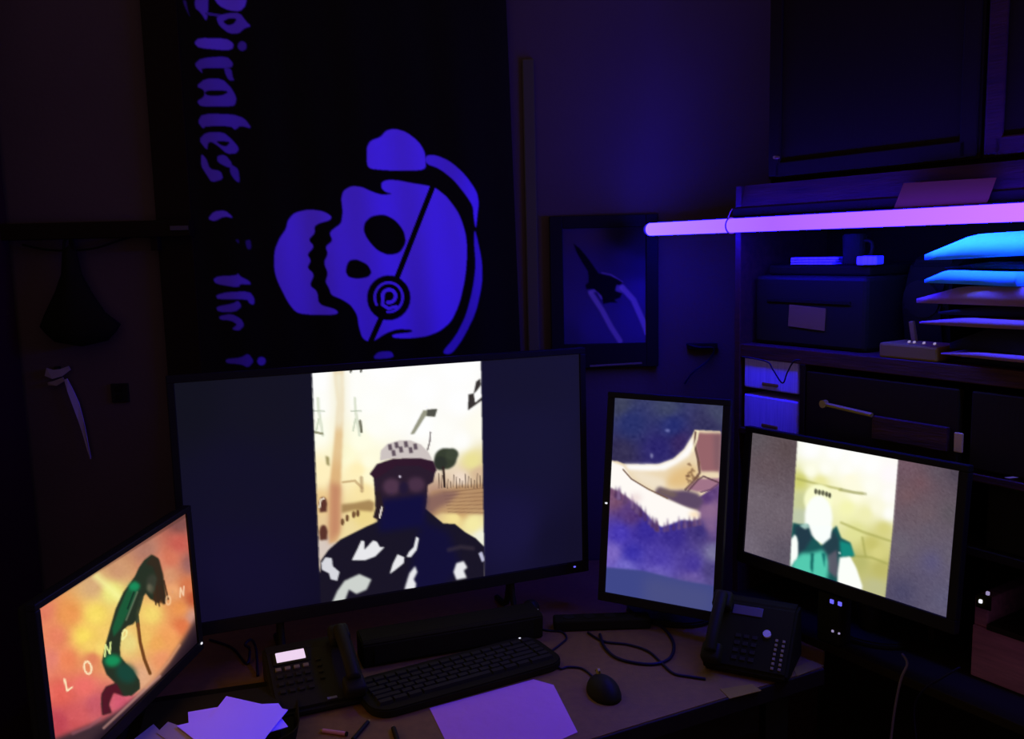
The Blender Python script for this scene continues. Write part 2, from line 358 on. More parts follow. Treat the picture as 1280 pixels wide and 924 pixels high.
# --- picture 2: large screen (selfie of a rider in a helmet, letterboxed between dark bands)
p = Pic(200, 420, 760, 800, (19, 17, 33))
p.rbf([(230, 500, (17, 17, 26)), (330, 500, (19, 18, 30)), (300, 600, (18, 16, 36)), (300, 720, (18, 14, 42)), (250, 770, (16, 12, 38)), (660, 460, (20, 18, 38)), (660, 560, (21, 19, 46)), (640, 660, (24, 20, 58)), (700, 680, (18, 15, 40)), (500, 600, (20, 18, 40)), (520, 760, (8, 6, 20))], 3)
p.poly([(385, 755), (600, 737), (735, 722), (735, 840), (200, 860), (230, 790)], (14, 11, 32), 5, .7)
PH = [(390, 465), (601, 449), (606, 738), (401, 757)]
back = p.a.copy(); p.tile(370, 430, 2.718)
p.rbf([(80, 120, (255, 255, 255)), (300, 90, (255, 255, 255)), (550, 90, (255, 255, 255)), (80, 300, (255, 255, 240)), (220, 330, (255, 255, 230)), (340, 250, (255, 255, 252)), (500, 300, (255, 255, 250)), (620, 280, (255, 253, 240)),
       (90, 440, (255, 240, 190)), (210, 430, (255, 240, 185)), (230, 500, (250, 228, 165)), (90, 540, (235, 200, 140)), (100, 620, (230, 200, 150)), (100, 690, (215, 200, 190)), (230, 580, (238, 215, 140)), (170, 640, (240, 220, 160)), (600, 400, (235, 225, 150)), (560, 460, (240, 220, 200)), (620, 440, (215, 185, 150)),
       (560, 500, (190, 150, 110)), (620, 520, (180, 140, 100)), (480, 520, (180, 140, 120)), (560, 570, (205, 165, 110)), (600, 610, (245, 235, 165)), (540, 590, (245, 225, 150)), (630, 660, (240, 240, 220)), (180, 150, (255, 255, 250)), (430, 160, (255, 255, 255)), (260, 200, (255, 255, 252)), (270, 280, (255, 255, 248)), (430, 280, (255, 255, 255)), (560, 200, (255, 255, 255)), (560, 330, (255, 255, 252)), (100, 200, (255, 255, 250)), (250, 400, (255, 253, 225)), (500, 360, (255, 255, 250)), (250, 450, (255, 250, 210)), (170, 380, (255, 253, 215))], 3.2)
for k, (x, y, a, b) in enumerate([(75, 230, 95, 300), (200, 230, 218, 290)]):
    p.line([(x, 185), (x + 2, 225), (x + 8, 260), (x + 16, 310)], 10, (215, 222, 200), 1, .8); p.line([(x - 14, 228), (x + 22, 228)], 4, (190, 200, 180), 1); p.line([(x + 2, 255), (x - 6, 295)], 6, (205, 215, 190), 1)
p.line([(218, 262), (222, 298)], 9, (110, 110, 90), .8); p.line([(64, 300), (90, 305)], 8, (150, 150, 120), 1)
p.line([(190, 80), (185, 95)], 7, (60, 60, 50), .8); p.line([(224, 80), (220, 95)], 6, (60, 60, 50), .8)
p.poly([(128, 90), (160, 88), (162, 200), (158, 330), (152, 480), (150, 640), (140, 670), (112, 680), (116, 460), (130, 330), (140, 200)], (222, 180, 125), 1.5)
p.poly([(128, 90), (160, 88), (160, 330), (156, 400), (126, 400), (134, 290)], (240, 225, 180), 8, .7)
p.poly([(128, 90), (160, 88), (162, 200), (158, 280), (134, 290), (140, 200)], (246, 246, 228), 5)
p.poly([(116, 470), (152, 480), (150, 640), (112, 680)], (190, 125, 95), 4, .8)
p.poly([(100, 380), (112, 385), (114, 415), (104, 410)], (150, 140, 90), 1)
p.line([(160, 470), (200, 465), (225, 490)], 9, (200, 170, 120), 1, .8); p.line([(222, 455), (224, 500)], 12, (170, 140, 100), 1.5, .6)
p.poly([(155, 545), (200, 540), (250, 530), (268, 540), (262, 570), (200, 565), (155, 575)], (150, 115, 70), 1.5, .8)
for x, y in ((92, 545), (93, 640)):
    p.ell(x, y - 5, 13, 20, (90, 50, 40), 1); p.poly([(x - 13, y - 5), (x + 13, y - 5), (x + 13, y + 25), (x - 12, y + 28)], (90, 50, 40), 1)
p.line([(80, 555), (84, 530), (95, 525)], 6, (240, 225, 200), .8)
for x, y in ((158, 605), (174, 592), (196, 580), (210, 576)): p.ell(x, y, 6, 12, (110, 75, 45), .8)
p.poly([(440, 540), (460, 500), (520, 490), (640, 475), (640, 580), (490, 575), (440, 600)], (180, 140, 100), 1.5, .8)
for k in range(7): p.line([(500 + k * 3, 505 + k * 11), (640, 490 + k * 14)], 3, (120, 85, 60), 1, .5)
p.poly([(440, 520), (500, 500), (560, 500), (520, 540), (480, 560), (450, 590)], (120, 85, 85), 3, .7)
for k in range(16): p.line([(485 + k * 10, 490 - k % 3 * 2), (486 + k * 10, 440 + (k * 7) % 30)], 3, (70, 50, 40), .8, .75)
p.poly([(388, 308), (432, 226), (480, 221), (472, 247), (440, 246), (402, 306)], (150, 150, 130), .8); p.poly([(446, 223), (480, 221), (472, 247), (444, 245)], (80, 80, 70), .6)
p.poly([(586, 172), (604, 168), (612, 128), (626, 118), (628, 140), (606, 172), (608, 200), (634, 178), (634, 190), (584, 226)], (55, 50, 45), .7)
p.poly([(604, 170), (632, 145), (634, 176), (610, 196)], (255, 255, 255), .6)
p.ell(508, 390, 38, 36, (55, 62, 45), 1.4); p.ell(530, 375, 22, 20, (62, 70, 52), 1.4); p.ell(490, 405, 22, 24, (45, 50, 40), 1.4)
p.line([(500, 420), (505, 485)], 8, (50, 35, 30), .8); p.line([(457, 300), (455, 330), (447, 360)], 5, (110, 100, 100), .8)
body = [(85, 735), (110, 700), (150, 665), (200, 640), (240, 620), (275, 605), (290, 560), (285, 520), (440, 520), (440, 560), (470, 585), (500, 610), (540, 612), (575, 640), (610, 660), (640, 690), (640, 800), (560, 850), (60, 910), (60, 800), (82, 775)]
p.poly(body, (24, 20, 34), .8); p.poly([(430, 600), (520, 640), (560, 760), (480, 860), (380, 860), (400, 700)], (18, 15, 52), 5)
p.poly([(262, 440), (300, 400), (440, 400), (474, 430), (466, 470), (448, 480), (444, 540), (430, 600), (300, 620), (282, 560), (268, 510)], (42, 28, 42), .8)
p.poly([(290, 530), (440, 510), (440, 620), (280, 640)], (17, 15, 58), 4)
p.ell(325, 485, 30, 28, (78, 52, 72), 2.5); p.ell(408, 478, 30, 26, (72, 48, 68), 2.5); p.ell(366, 490, 16, 22, (34, 24, 50), 2)
p.poly([(268, 500), (285, 500), (300, 560), (282, 600), (262, 590), (270, 560)], (40, 28, 32), .8); p.line([(284, 590), (292, 555)], 6, (230, 220, 210), .7)
p.poly([(285, 398), (288, 362), (310, 340), (350, 328), (390, 328), (425, 342), (450, 368), (464, 395), (420, 390), (330, 388)], (205, 195, 192), .8)
for x, y in ((318, 352), (340, 345), (372, 342), (404, 350), (330, 372), (355, 360), (388, 362)): p.poly([(x - 6, y - 10), (x + 6, y - 12), (x + 10, y + 8), (x - 3, y + 10)], (85, 70, 80), .7, .9)
p.poly([(250, 442), (275, 408), (330, 390), (420, 388), (466, 398), (478, 430), (470, 440), (420, 415), (340, 415), (270, 460)], (48, 24, 40), .8); p.ell(353, 451, 4, 4, (230, 220, 240), .5)
wt = (232, 232, 235)
p.poly([(190, 735), (205, 705), (222, 668), (232, 670), (232, 700), (262, 668), (275, 672), (285, 690), (302, 690), (270, 722), (235, 735)], wt)
p.poly([(375, 725), (385, 705), (400, 690), (408, 655), (418, 660), (410, 700), (390, 725)], wt); p.poly([(318, 782), (330, 745), (345, 715), (368, 725), (366, 745), (335, 770)], wt)
p.poly([(86, 745), (100, 725), (122, 728), (125, 755), (148, 775), (140, 805), (118, 800), (112, 780), (88, 768)], (215, 215, 222)); p.poly([(120, 885), (140, 840), (165, 805), (215, 782), (256, 800), (240, 835), (205, 850), (180, 835), (165, 875)], (205, 210, 205), 1)
p.poly([(368, 835), (385, 780), (405, 755), (412, 775), (400, 800), (408, 815), (405, 835)], wt, 1); p.poly([(535, 775), (545, 745), (570, 738), (582, 760), (570, 770), (580, 795), (545, 802)], wt, 1); p.poly([(620, 712), (632, 705), (642, 735), (632, 742)], (190, 190, 215))
p.line([(520, 700), (560, 690), (600, 695)], 14, (60, 50, 60), 4, .6)
p.tile(0, 0, 1); mk = p.blur(p.inside(PH), .5)[..., None]; p.a = back * (1 - mk) + p.a * mk

tvc = EYE + (Vector((-.254, 1.925, 1.165)) - EYE) * 1.0734
M2 = monitor('wide_television', 'big black television used as the centre screen showing a helmeted rider', 'television',
             tvc, R(21.5), R(.3), .95, .534, p, 330, 200, (tvc.x, tvc.y, .74), base='feet', bez=(.016, .016, .016, .03), depth=.05, led=('led_blue', (.45, -.279)))

# --- picture 3: portrait monitor (space image)
p = Pic(740, 480, 920, 790); p.tile(720, 470, 2.886)
p.rbf([(150, 100, (62, 66, 92)), (330, 110, (62, 68, 100)), (520, 130, (66, 70, 100)), (200, 170, (40, 48, 105)), (350, 180, (38, 45, 110)), (470, 180, (52, 50, 90)), (160, 280, (50, 45, 80)), (300, 260, (42, 36, 105)), (380, 240, (55, 40, 95)),
       (140, 440, (120, 80, 110)), (200, 500, (85, 55, 120)), (160, 570, (70, 55, 175)), (250, 560, (55, 42, 150)), (350, 580, (58, 44, 140)), (450, 560, (60, 48, 120)), (500, 560, (100, 75, 130)), (130, 640, (120, 100, 190)), (200, 640, (58, 48, 165)), (300, 660, (75, 60, 165)), (420, 680, (70, 55, 150)),
       (180, 690, (110, 100, 195)), (300, 710, (105, 90, 185)), (420, 735, (105, 85, 160)), (490, 700, (75, 65, 125)), (480, 480, (140, 100, 130)), (480, 450, (90, 60, 120)), (500, 640, (120, 115, 155))], 3)
p.noise(4, 3, 2)
p.ell(330, 197, 9, 5, (110, 115, 175), 1.2); p.ell(273, 288, 5, 9, (130, 130, 175), 1.2)
p.poly([(118, 305), (150, 308), (175, 318), (240, 320), (300, 318), (350, 300), (390, 265), (415, 225), (428, 195), (522, 200), (515, 390), (470, 420), (440, 440), (440, 490), (360, 470), (280, 430), (200, 370), (118, 330)], (235, 215, 180), .8)
p.poly([(175, 318), (300, 320), (360, 298), (395, 262), (420, 215), (425, 260), (405, 290), (360, 320), (320, 340), (230, 345), (190, 340)], (255, 252, 250), 2)
p.poly([(345, 345), (400, 320), (435, 325), (440, 360), (410, 400), (360, 408), (320, 390)], (225, 185, 120), 5, .8)
p.poly([(190, 345), (240, 345), (320, 375), (320, 410), (290, 418), (240, 390)], (240, 225, 200), 3)
p.poly([(440, 205), (524, 208), (518, 345), (475, 345), (450, 345), (438, 290), (430, 250)], (150, 100, 105), 1.5)
p.poly([(495, 210), (526, 210), (520, 350), (500, 330)], (120, 88, 98), 3, .7)
p.line([(432, 205), (428, 250), (440, 300), (446, 350), (420, 385), (395, 410)], 9, (95, 65, 60), 1.2, .8)
p.line([(440, 200), (435, 230), (420, 270)], 8, (250, 240, 200), 1.2, .8)
for k in range(26):
    rs = random.Random(k); p.ell(rs.uniform(395, 445), rs.uniform(310, 385), 4, 7, (120, 85, 60), .8, .55, rs.uniform(0, 3))
p.poly([(400, 408), (440, 372), (480, 370), (520, 370), (515, 392), (480, 415), (440, 418)], (160, 115, 135), 1.2); p.line([(405, 415), (440, 375), (460, 362), (515, 385)], 6, (80, 50, 60), 1, .8)
p.line([(450, 420), (485, 410), (515, 388)], 5, (85, 50, 90), 1, .8)
p.poly([(280, 425), (300, 400), (340, 415), (400, 412), (440, 425), (460, 450), (445, 490), (380, 470), (330, 445)], (92, 72, 100), 2.2)
p.poly([(290, 405), (330, 410), (370, 425), (350, 440), (300, 425)], (120, 100, 90), 2, .8)
p.poly([(118, 305), (170, 325), (200, 370), (260, 410), (330, 445), (400, 475), (450, 492), (448, 515), (420, 522), (380, 520), (350, 532), (310, 545), (280, 530), (260, 505), (225, 470), (190, 440), (150, 415), (118, 400)], (255, 250, 245), 1.2)
p.line([(170, 338), (200, 372), (260, 408), (330, 442)], 5, (110, 80, 60), 1, .9)
for k in range(34):
    rs = random.Random(k + 50); x = rs.uniform(130, 455); yb = np.interp(x, [120, 190, 260, 300, 380, 455], [405, 445, 510, 545, 530, 515]); h = rs.uniform(12, 32)
    p.poly([(x - 7, yb + 22), (x, yb - h), (x + 7, yb + 22)], tuple(np.array((95, 66, 110)) + rs.uniform(-25, 30)), 1.2, .75)
p.ell(430, 500, 22, 12, (250, 215, 165), 3, .7); p.ell(215, 440, 22, 14, (225, 190, 190), 4, .5)
p.poly([(440, 480), (515, 440), (505, 560), (470, 560), (455, 520)], (140, 105, 145), 3, .7)
p.poly([(104, 690), (240, 702), (380, 738), (498, 758), (495, 870), (100, 790)], (62, 70, 135), 1.2); p.poly([(250, 720), (498, 765), (495, 870), (240, 830)], (76, 80, 128), 8, .7)
pc = Vector((.351, 2.098, 1.052)); pc = EYE + (pc - EYE) * 1.0
M3 = monitor('portrait_monitor', 'monitor turned upright in portrait format showing a pale planet ring picture', 'monitor',
             pc, R(-29.3), R(7.5), .27, .48, p, 110, 190, (.37, 2.15, .74), roll=R(-.5), bez=(.018, .018, .015, .022), basesize=(.22, .16), led=('led_white', (-.142, -.02)))

# --- picture 4: right monitor (pale selfie between grey bands)
p = Pic(915, 520, 1220, 800); p.tile(900, 430, 2.64)
p.rbf([(110, 310, (92, 84, 90)), (160, 400, (98, 82, 88)), (220, 350, (90, 75, 78)), (120, 520, (112, 100, 110)), (200, 560, (110, 98, 108)), (90, 670, (112, 102, 116)), (210, 700, (92, 84, 98)), (620, 400, (110, 84, 96)), (660, 460, (112, 82, 90)), (620, 500, (114, 86, 92)),
       (720, 420, (92, 80, 92)), (780, 430, (75, 66, 80)), (680, 560, (108, 90, 98)), (760, 560, (92, 84, 92)), (600, 660, (104, 96, 110)), (700, 720, (90, 84, 120)), (740, 840, (92, 88, 115)), (600, 820, (74, 70, 100)), (760, 700, (100, 92, 108)), (690, 620, (100, 90, 104)), (640, 560, (104, 88, 98))], 2.1)
p.noise(4, 1.5, 8); back = p.a.copy()
p.rbf([(300, 350, (255, 255, 255)), (450, 380, (255, 255, 255)), (560, 430, (255, 250, 252)), (300, 420, (255, 255, 235)), (560, 560, (255, 255, 250)), (430, 450, (255, 252, 225)), (265, 450, (205, 205, 110)), (270, 520, (200, 205, 150)), (330, 455, (235, 232, 160)), (420, 540, (245, 245, 180)), (480, 560, (240, 238, 180)),
       (540, 610, (215, 210, 130)), (450, 620, (225, 225, 150)), (500, 660, (200, 195, 110)), (460, 720, (185, 185, 110)), (530, 740, (190, 185, 105)), (510, 810, (190, 190, 140)), (520, 690, (215, 210, 130)), (265, 570, (190, 200, 170)), (380, 360, (255, 255, 255)), (500, 400, (255, 255, 255)), (350, 410, (255, 255, 245)), (500, 470, (255, 255, 245)), (560, 500, (255, 253, 250)), (420, 410, (255, 255, 250)), (520, 540, (252, 250, 225)), (380, 500, (250, 248, 200)), (450, 500, (255, 253, 225))], 3)
for q in ([(395, 482), (440, 490), (470, 494)], [(400, 590), (470, 620), (560, 650)], [(440, 700), (500, 705), (550, 725)], [(470, 640), (480, 700)], [(255, 445), (330, 465), (400, 480)]): p.line(q, 8, (165, 165, 85), 2.5, .6)
p.line([(400, 480), (440, 490), (480, 495)], 9, (170, 170, 120), 2, .6)
p.ell(325, 515, 48, 52, (250, 252, 205), 1.5); p.ell(325, 575, 46, 75, (252, 255, 250), 1.5)
for x, y in ((316, 487), (328, 490), (340, 492), (352, 496), (362, 500)): p.ell(x, y, 5, 9, (60, 60, 45), .8, .9)
p.poly([(240, 590), (262, 595), (290, 595), (300, 630), (335, 665), (372, 610), (385, 600), (400, 640), (430, 655), (442, 700), (400, 710), (390, 800), (300, 775), (232, 750), (232, 640)], (25, 85, 85), 1)
p.poly([(245, 600), (290, 600), (305, 640), (280, 680), (255, 700)], (35, 55, 70), 2, .9); p.poly([(340, 665), (374, 612), (395, 650), (390, 700), (340, 700)], (38, 60, 72), 2, .9)
p.poly([(240, 715), (270, 690), (300, 690), (340, 680), (365, 720), (350, 790), (235, 752)], (90, 215, 185), 2.5, .9); p.poly([(300, 690), (310, 690), (306, 760), (298, 740)], (20, 100, 95), 1); p.poly([(335, 690), (348, 690), (345, 740)], (20, 110, 105), 1)
p.poly([(355, 700), (385, 680), (392, 740), (385, 775), (358, 750)], (95, 90, 105), 1.8, .9); p.ell(395, 690, 3, 4, (255, 255, 255), .8)
p.poly([(395, 650), (430, 660), (445, 700), (400, 705)], (20, 150, 135), 1.5, .8)
p.ell(247, 672, 11, 42, (250, 255, 250), 1); p.poly([(232, 640), (250, 640), (255, 700), (232, 740)], (250, 255, 250), 1)
p.poly([(395, 705), (430, 702), (450, 740), (470, 800), (465, 825), (388, 800), (388, 760)], (252, 255, 250), 1)
p.poly([(262, 600), (285, 590), (296, 605), (280, 612)], (215, 250, 235), 1.2, .7)
p.poly([(300, 600), (370, 600), (365, 640), (338, 662), (318, 645)], (250, 255, 252), 1.2)
p.tile(0, 0, 1); mk = p.blur(p.inside([(997, 547), (1123, 571), (1116, 660), (1106, 750), (987, 712)]), .4)[..., None]; p.a = back * (1 - mk) + p.a * mk
rc = EYE + (Vector((.650, 1.759, 1.113)) - EYE) * 1.07
a0 = R(-57.1); L0 = Vector((.563, 2.27, 0)); HU = Vector((cos(a0), sin(a0), 0)); HB = Vector((-sin(a0), cos(a0), 0))
rb = L0 + HU * .36 + HB * .03
M4 = monitor('small_monitor', 'widescreen monitor in front of the wooden hutch showing a pale selfie between grey bands', 'monitor',
             rc, R(-56.3), R(5.6), .508, .286, p, 160, 120, (rb.x, rb.y, .76), roll=R(.6), bez=(.02, .02, .014, .028), basesize=(.22, .15))

# ---------------------------------------------------------------- hutch on the right
hutch = thing('desk_hutch', 'dark brown wooden hutch with open shelf, drawers and upper doors at the right', 'hutch', (*L0.xy, 0), a0)
HM = parent_matrix(hutch); HI = HM.inverted()
def hp(px, py, k=0.0):        # pixel -> hutch-local point on the plane y=k
    return HI @ onplane(px, py, L0 + HB * k, HB)
HW, HD = 1.15, .34
def hpart(name, c, s, mt='wood', bev=.002): return obj(name, bx(c, s, None, bev), M[mt], hutch)
for x in (.009, HW - .009): hpart('side_panel', (x, HD / 2, .90), (.018, HD, 1.80))
hpart('back_panel', (HW / 2, HD - .006, 1.0), (HW - .036, .012, 1.6), 'wood_black')
hpart('work_board', (HW / 2, HD / 2 - .04, .75), (HW + .0, HD + .06, .02), 'wood_black')
hpart('shelf', (HW / 2, HD / 2 + .002, 1.393), (HW, HD, .034))
hpart('shelf', (HW / 2, HD / 2, 1.19), (HW - .036, HD, .016))
hpart('top_board', (HW / 2, HD / 2, 1.735), (HW + .01, HD + .01, .022), 'wood_black')
obj('top_rail', profile(B(), [(0, 1.746), (.012, 1.80), (.03, 1.80), (.03, 1.746)], 0, HW), M['wood'], hutch)
hpart('divider', (.212, HD / 2, 1.287), (.014, HD, .178), 'wood_black')
d = hpart('drawer', (.408, .012, 1.284), (.372, .02, .155), 'wood_black', .003)
pa, pb = hp(1030, 505, -.01), hp(1090, 519, -.01)
bm = B(); tube(bm, [pa, pa.lerp(pb, .5), pb], .005, 8, 3); cyl(bm, pa, .009, .012, E3(x=pi / 2)); obj('handle', bm, M['metal'], d)
pa, pb = hp(1088, 528), hp(1184, 560)
d = hpart('drawer', (.870, .012, 1.284), (.50, .02, .155), 'wood_black', .003)
hpart('drawer_face', ((.405 + .58) / 2, -.003, 1.258), (.172, .012, .05), 'wood')
hpart('lock_plate', (.601, -.004, 1.256), (.018, .006, .040), 'plate')
# upper cabinet
up = thing('wall_cupboard', 'black cupboard with framed doors standing above the lit tube', 'cabinet', L0 + HB * .03 + Vector((0, 0, 1.801)), a0)
obj('body', bx((.075 + .53, .15, .33), (1.06, .28, .66)), M['wood_black'], up)
for x0, x1 in ((.078, .60), (.606, 1.132)):
    dr = obj('door', bx(((x0 + x1) / 2, .005, .33), (x1 - x0, .012, .64)), M['wood_black'], up); bm = B(); w_ = x1 - x0
    for c_, s_ in (((x0 + .022, -.004, .33), (.035, .008, .63)), ((x1 - .022, -.004, .33), (.035, .008, .63)), (((x0 + x1) / 2, -.004, .03), (w_ - .05, .008, .035)), (((x0 + x1) / 2, -.004, .63), (w_ - .05, .008, .035))): box(bm, c_, s_, None, .003)
    obj('door_frame', bm, M['wood'] if x0 > .5 else M['wood_black'], dr)
kb = hp(972, 197, .02); bm = B(); cyl(bm, (kb.x, -.012, kb.z - 1.801), .004, .02, E3(x=pi / 2)); obj('knob', bm, M['metal'], up)
# folded paper hanging over the rail
q = [hp(1130, 229, -.012), hp(1246, 222, -.012), hp(1234, 254, -.018), hp(1117, 262, -.018)]
pm = thing('paper_note', 'plain paper strip taped to the rail above the lit tube', 'paper', HM @ Vector(((q[0].x + q[1].x) / 2, -.014, q[3].z)), a0)
bm = B(); inv = parent_matrix(pm).inverted() @ HM
a = [bm.verts.new(inv @ (v + Vector((0, -.001, 0)))) for v in q]; b = [bm.verts.new(inv @ v) for v in q]
bm.faces.new(a); bm.faces.new(b[::-1])
for i in range(4): bm.faces.new((a[i], a[(i + 1) % 4], b[(i + 1) % 4], b[i]))
obj('sheet', bm, mat('taped_paper', (.36, .14, .0045), .9, .01), pm)

# black light tube
bl = thing('black_light', 'glowing violet fluorescent tube fixed along the top of the hutch', 'lamp', L0 + HB * -.048 + Vector((0, 0, 1.703)), a0)
obj('tube', cyl(B(), (.42, 0, 0), .0165, 1.36, E3(y=pi / 2), 32), M['tube'], bl, True)
obj('end_cap', cyl(B(), (-.265, 0, 0), .014, .014, E3(y=pi / 2)), M['cap'], bl); obj('end_cap', cyl(B(), (1.105, 0, 0), .0165, .014, E3(y=pi / 2)), M['cap'], bl)
obj('housing', bx((.42, .032, .006), (1.36, .022, .028)), M['black_matte'], bl)
cx = (hp(914, 272, -.048)).x
bm = B(); tube(bm, [(cx, .019 * sin(t), .019 * cos(t)) for t in np.linspace(0, 2 * pi, 14)], .002, 6, 2); tube(bm, [(cx, -.012, .018), (cx + .012, -.016, .032), (cx + .02, -.018, .04)], .0012, 6, 3)
obj('wire_clip', bm, mat('clip_wire', (.6, .3, .012), .6, .1), bl)

# added fill lamp below the tube, brightens the cyan papers on the shelf
ld = bpy.data.lights.new('shelf_fill', 'AREA'); ld.shape = 'RECTANGLE'; ld.size = .5; ld.size_y = .02; ld.energy = .42; ld.color = (.20, .50, 1.0)
lo_ = bpy.data.objects.new('shelf_fill', ld); C.objects.link(lo_); lo_.parent = bl; lo_.location = (.75, -.002, -.018)
lo_.rotation_euler = (R(38), 0, 0)
# ---------------------------------------------------------------- things on the hutch shelf (top 1.41)
def on_hutch(name, label, cat, x, y, z, group=None, rz=0): return thing(name, label, cat, HM @ Vector((x, y, z)), a0 + rz, group)
t = on_hutch('printer', 'black box printer with two pale stickers at the left end of the shelf', 'printer', .19, .17, 1.41)
obj('body', bx((0, 0, .085), (.32, .26, .17), None, .01), M['black'], t); obj('lid', bx((0, .01, .182), (.29, .22, .024), None, .006), M['black_matte'], t)
obj('paper_slot', bx((0, -.131, .11), (.24, .004, .01)), M['black_matte'], t)
s1 = hp(1008, 397, .038); s2 = hp(930, 389, .038)
obj('sticker', bx((s1.x - .19, -.131, s1.z - 1.41), (.105, .002, .052), E3(y=R(3)), 0), M['label'], t)
obj('sticker', bx((s2.x - .19 + .004, -.131, s2.z - 1.41), (.028, .002, .045), E3(y=R(3)), 0), M['label'], t)
t = on_hutch('paper_pad', 'small lit notepad lying on the black printer under the tube', 'notepad', .17, .12, 1.605)
for k in range(3): obj('sheet', bx((0, 0, .003 + k * .006), (.12, .09, .005), E3(z=.1 * k), .001), M['folder'], t)
t = on_hutch('mug', 'small dark cup standing on the printer beside the notepad', 'cup', .272, .10, 1.605)
bm = B(); cyl(bm, (0, 0, .035), .024, .07, None, 24, .027); obj('cup_body', bevel_all(bm, .003), M['black'], t, False)
bm = B(); tube(bm, [(.024, 0, .055), (.044, 0, .05), (.044, 0, .025), (.024, 0, .015)], .004); obj('handle', bm, M['black'], t, True)
t = on_hutch('paper_roll', 'pale folded card lying at the right edge of the printer', 'card', .325, .085, 1.605)
obj('card', bx((0, 0, .01), (.045, .05, .02), E3(z=.3), .003), M['folder'], t)
bm = B(); profile(bm, [(-.08, 0), (-.10, .11), (-.07, .20), (.0, .23), (.08, .20), (.10, 0)], -.055, .055)
t = on_hutch('speaker_cabinet', 'tall black speaker cabinet between the printer and the paper pile', 'speaker', .43, .22, 1.41)
obj('body', bevel_all(bm, .012, 3), M['black_matte'], t); bm = B(); cyl(bm, (0, -.098, .12), .042, .01, E3(x=pi / 2 + .18), 32); obj('cone', bm, M['black'], t)
e0 = hp(1138, 397, -.0)
t = on_hutch('network_box', 'small grey network box with a row of four white lights', 'network device', e0.x - .008, .05, 1.41)
obj('body', bx((0, 0, .016), (.135, .09, .032), None, .005), M['label'], t)
obj('aerial', bx((-.035, .03, .045), (.012, .01, .06), E3(y=-.2), .003), M['label'], t)
for dx in (-.018, -.006, .016, .040): obj('status_light', bx((dx, -.012, .0345), (.004, .012, .004), E3(z=.4), .001), M['led_grey'], t)

def sheet(name, label, cat, mt, x0, x1, y0, y1, z, thick, curl, seed, group):
    """a slightly curled stack of paper with a wavy front edge, lying on the shelf"""
    t = on_hutch(name, label, cat, (x0 + x1) / 2, (y0 + y1) / 2, z, group); rs = np.random.RandomState(seed); ph = rs.rand(3) * 6
    nx, ny = 22, 6; bm = B(); lay = []
    for s_ in (0, 1):
        rows = []
        for j in range(ny):
            row = []
            for i in range(nx):
                u_ = i / (nx - 1); v_ = j / (ny - 1); X = (u_ - .5) * (x1 - x0); Y = (v_ - .5) * (y1 - y0)
                if j == 0: Y += .010 * sin(5 * u_ + ph[0])
                zz = curl * (.5 + .5 * sin(3.2 * u_ + ph[1])) * (1 - v_ * .6) * (0 if s_ == 0 and curl < .001 else 1)
                taper = min(1, .25 + u_ * 3.5)
                row.append(bm.verts.new((X, Y, zz + s_ * thick * taper)))
            rows.append(row)
        lay.append(rows)
    for s_ in (0, 1):
        for j in range(ny - 1):
            for i in range(nx - 1):
                r_ = lay[s_]; f = (r_[j][i], r_[j][i + 1], r_[j + 1][i + 1], r_[j + 1][i]); bm.faces.new(f if s_ else f[::-1])
    lo, hi = lay
    for i in range(nx - 1): bm.faces.new((lo[0][i], lo[0][i + 1], hi[0][i + 1], hi[0][i])); bm.faces.new((lo[-1][i + 1], lo[-1][i], hi[-1][i], hi[-1][i + 1]))
    for j in range(ny - 1): bm.faces.new((lo[j + 1][0], lo[j][0], hi[j][0], hi[j + 1][0])); bm.faces.new((lo[j][-1], lo[j + 1][-1], hi[j + 1][-1], hi[j][-1]))
    obj('sheets', bm, M[mt], t, True); return t
g = 'paper stacks on the hutch shelf'
def zx(px, py, k=0): v = hp(px, py, k); return v.x, v.z
sheet('paper_stack', 'dark folder lying flat directly on the shelf under all the papers', 'papers', 'folder_dark', .556, .96, .02, .30, 1.4105, .017, .0, 11, g)
sheet('paper_stack', 'lowest thin lavender paper pile on the shelf', 'papers', 'paper_lav', .550, .95, .00, .30, 1.428, .011, .0, 1, g)
sheet('paper_stack', 'dark folder pile with a pale edge above the lowest papers', 'papers', 'folder_dark', .56, .97, .015, .31, 1.4395, .048, .0, 2, g)
sheet('paper_stack', 'grey lavender sheets in the middle of the pile', 'papers', 'paper_lav', .505, .95, .0, .30, 1.488, .016, .004, 3, g)
sheet('paper_stack', 'thick dark folders below the white wad of paper', 'papers', 'folder_dark', .54, .96, .012, .30, 1.5085, .020, .0, 4, g)
sheet('paper_stack', 'wide grey white wad of paper with a cyan sheet on it', 'papers', 'paper_lav', .490, .95, .0, .29, 1.529, .036, .003, 5, g)
sheet('paper_stack', 'bright cyan sheet lying on the middle wad', 'papers', 'paper_cyan', .525, .71, -.012, .26, 1.5685, .026, .004, 6, g)
sheet('paper_stack', 'dark folders between the two cyan sheets', 'papers', 'folder_dark', .54, .95, .02, .29, 1.599, .014, .0, 7, g)
sheet('paper_stack', 'topmost bright cyan papers just below the tube', 'papers', 'paper_cyan', .520, .96, -.006, .27, 1.6135, .044, .014, 8, g)

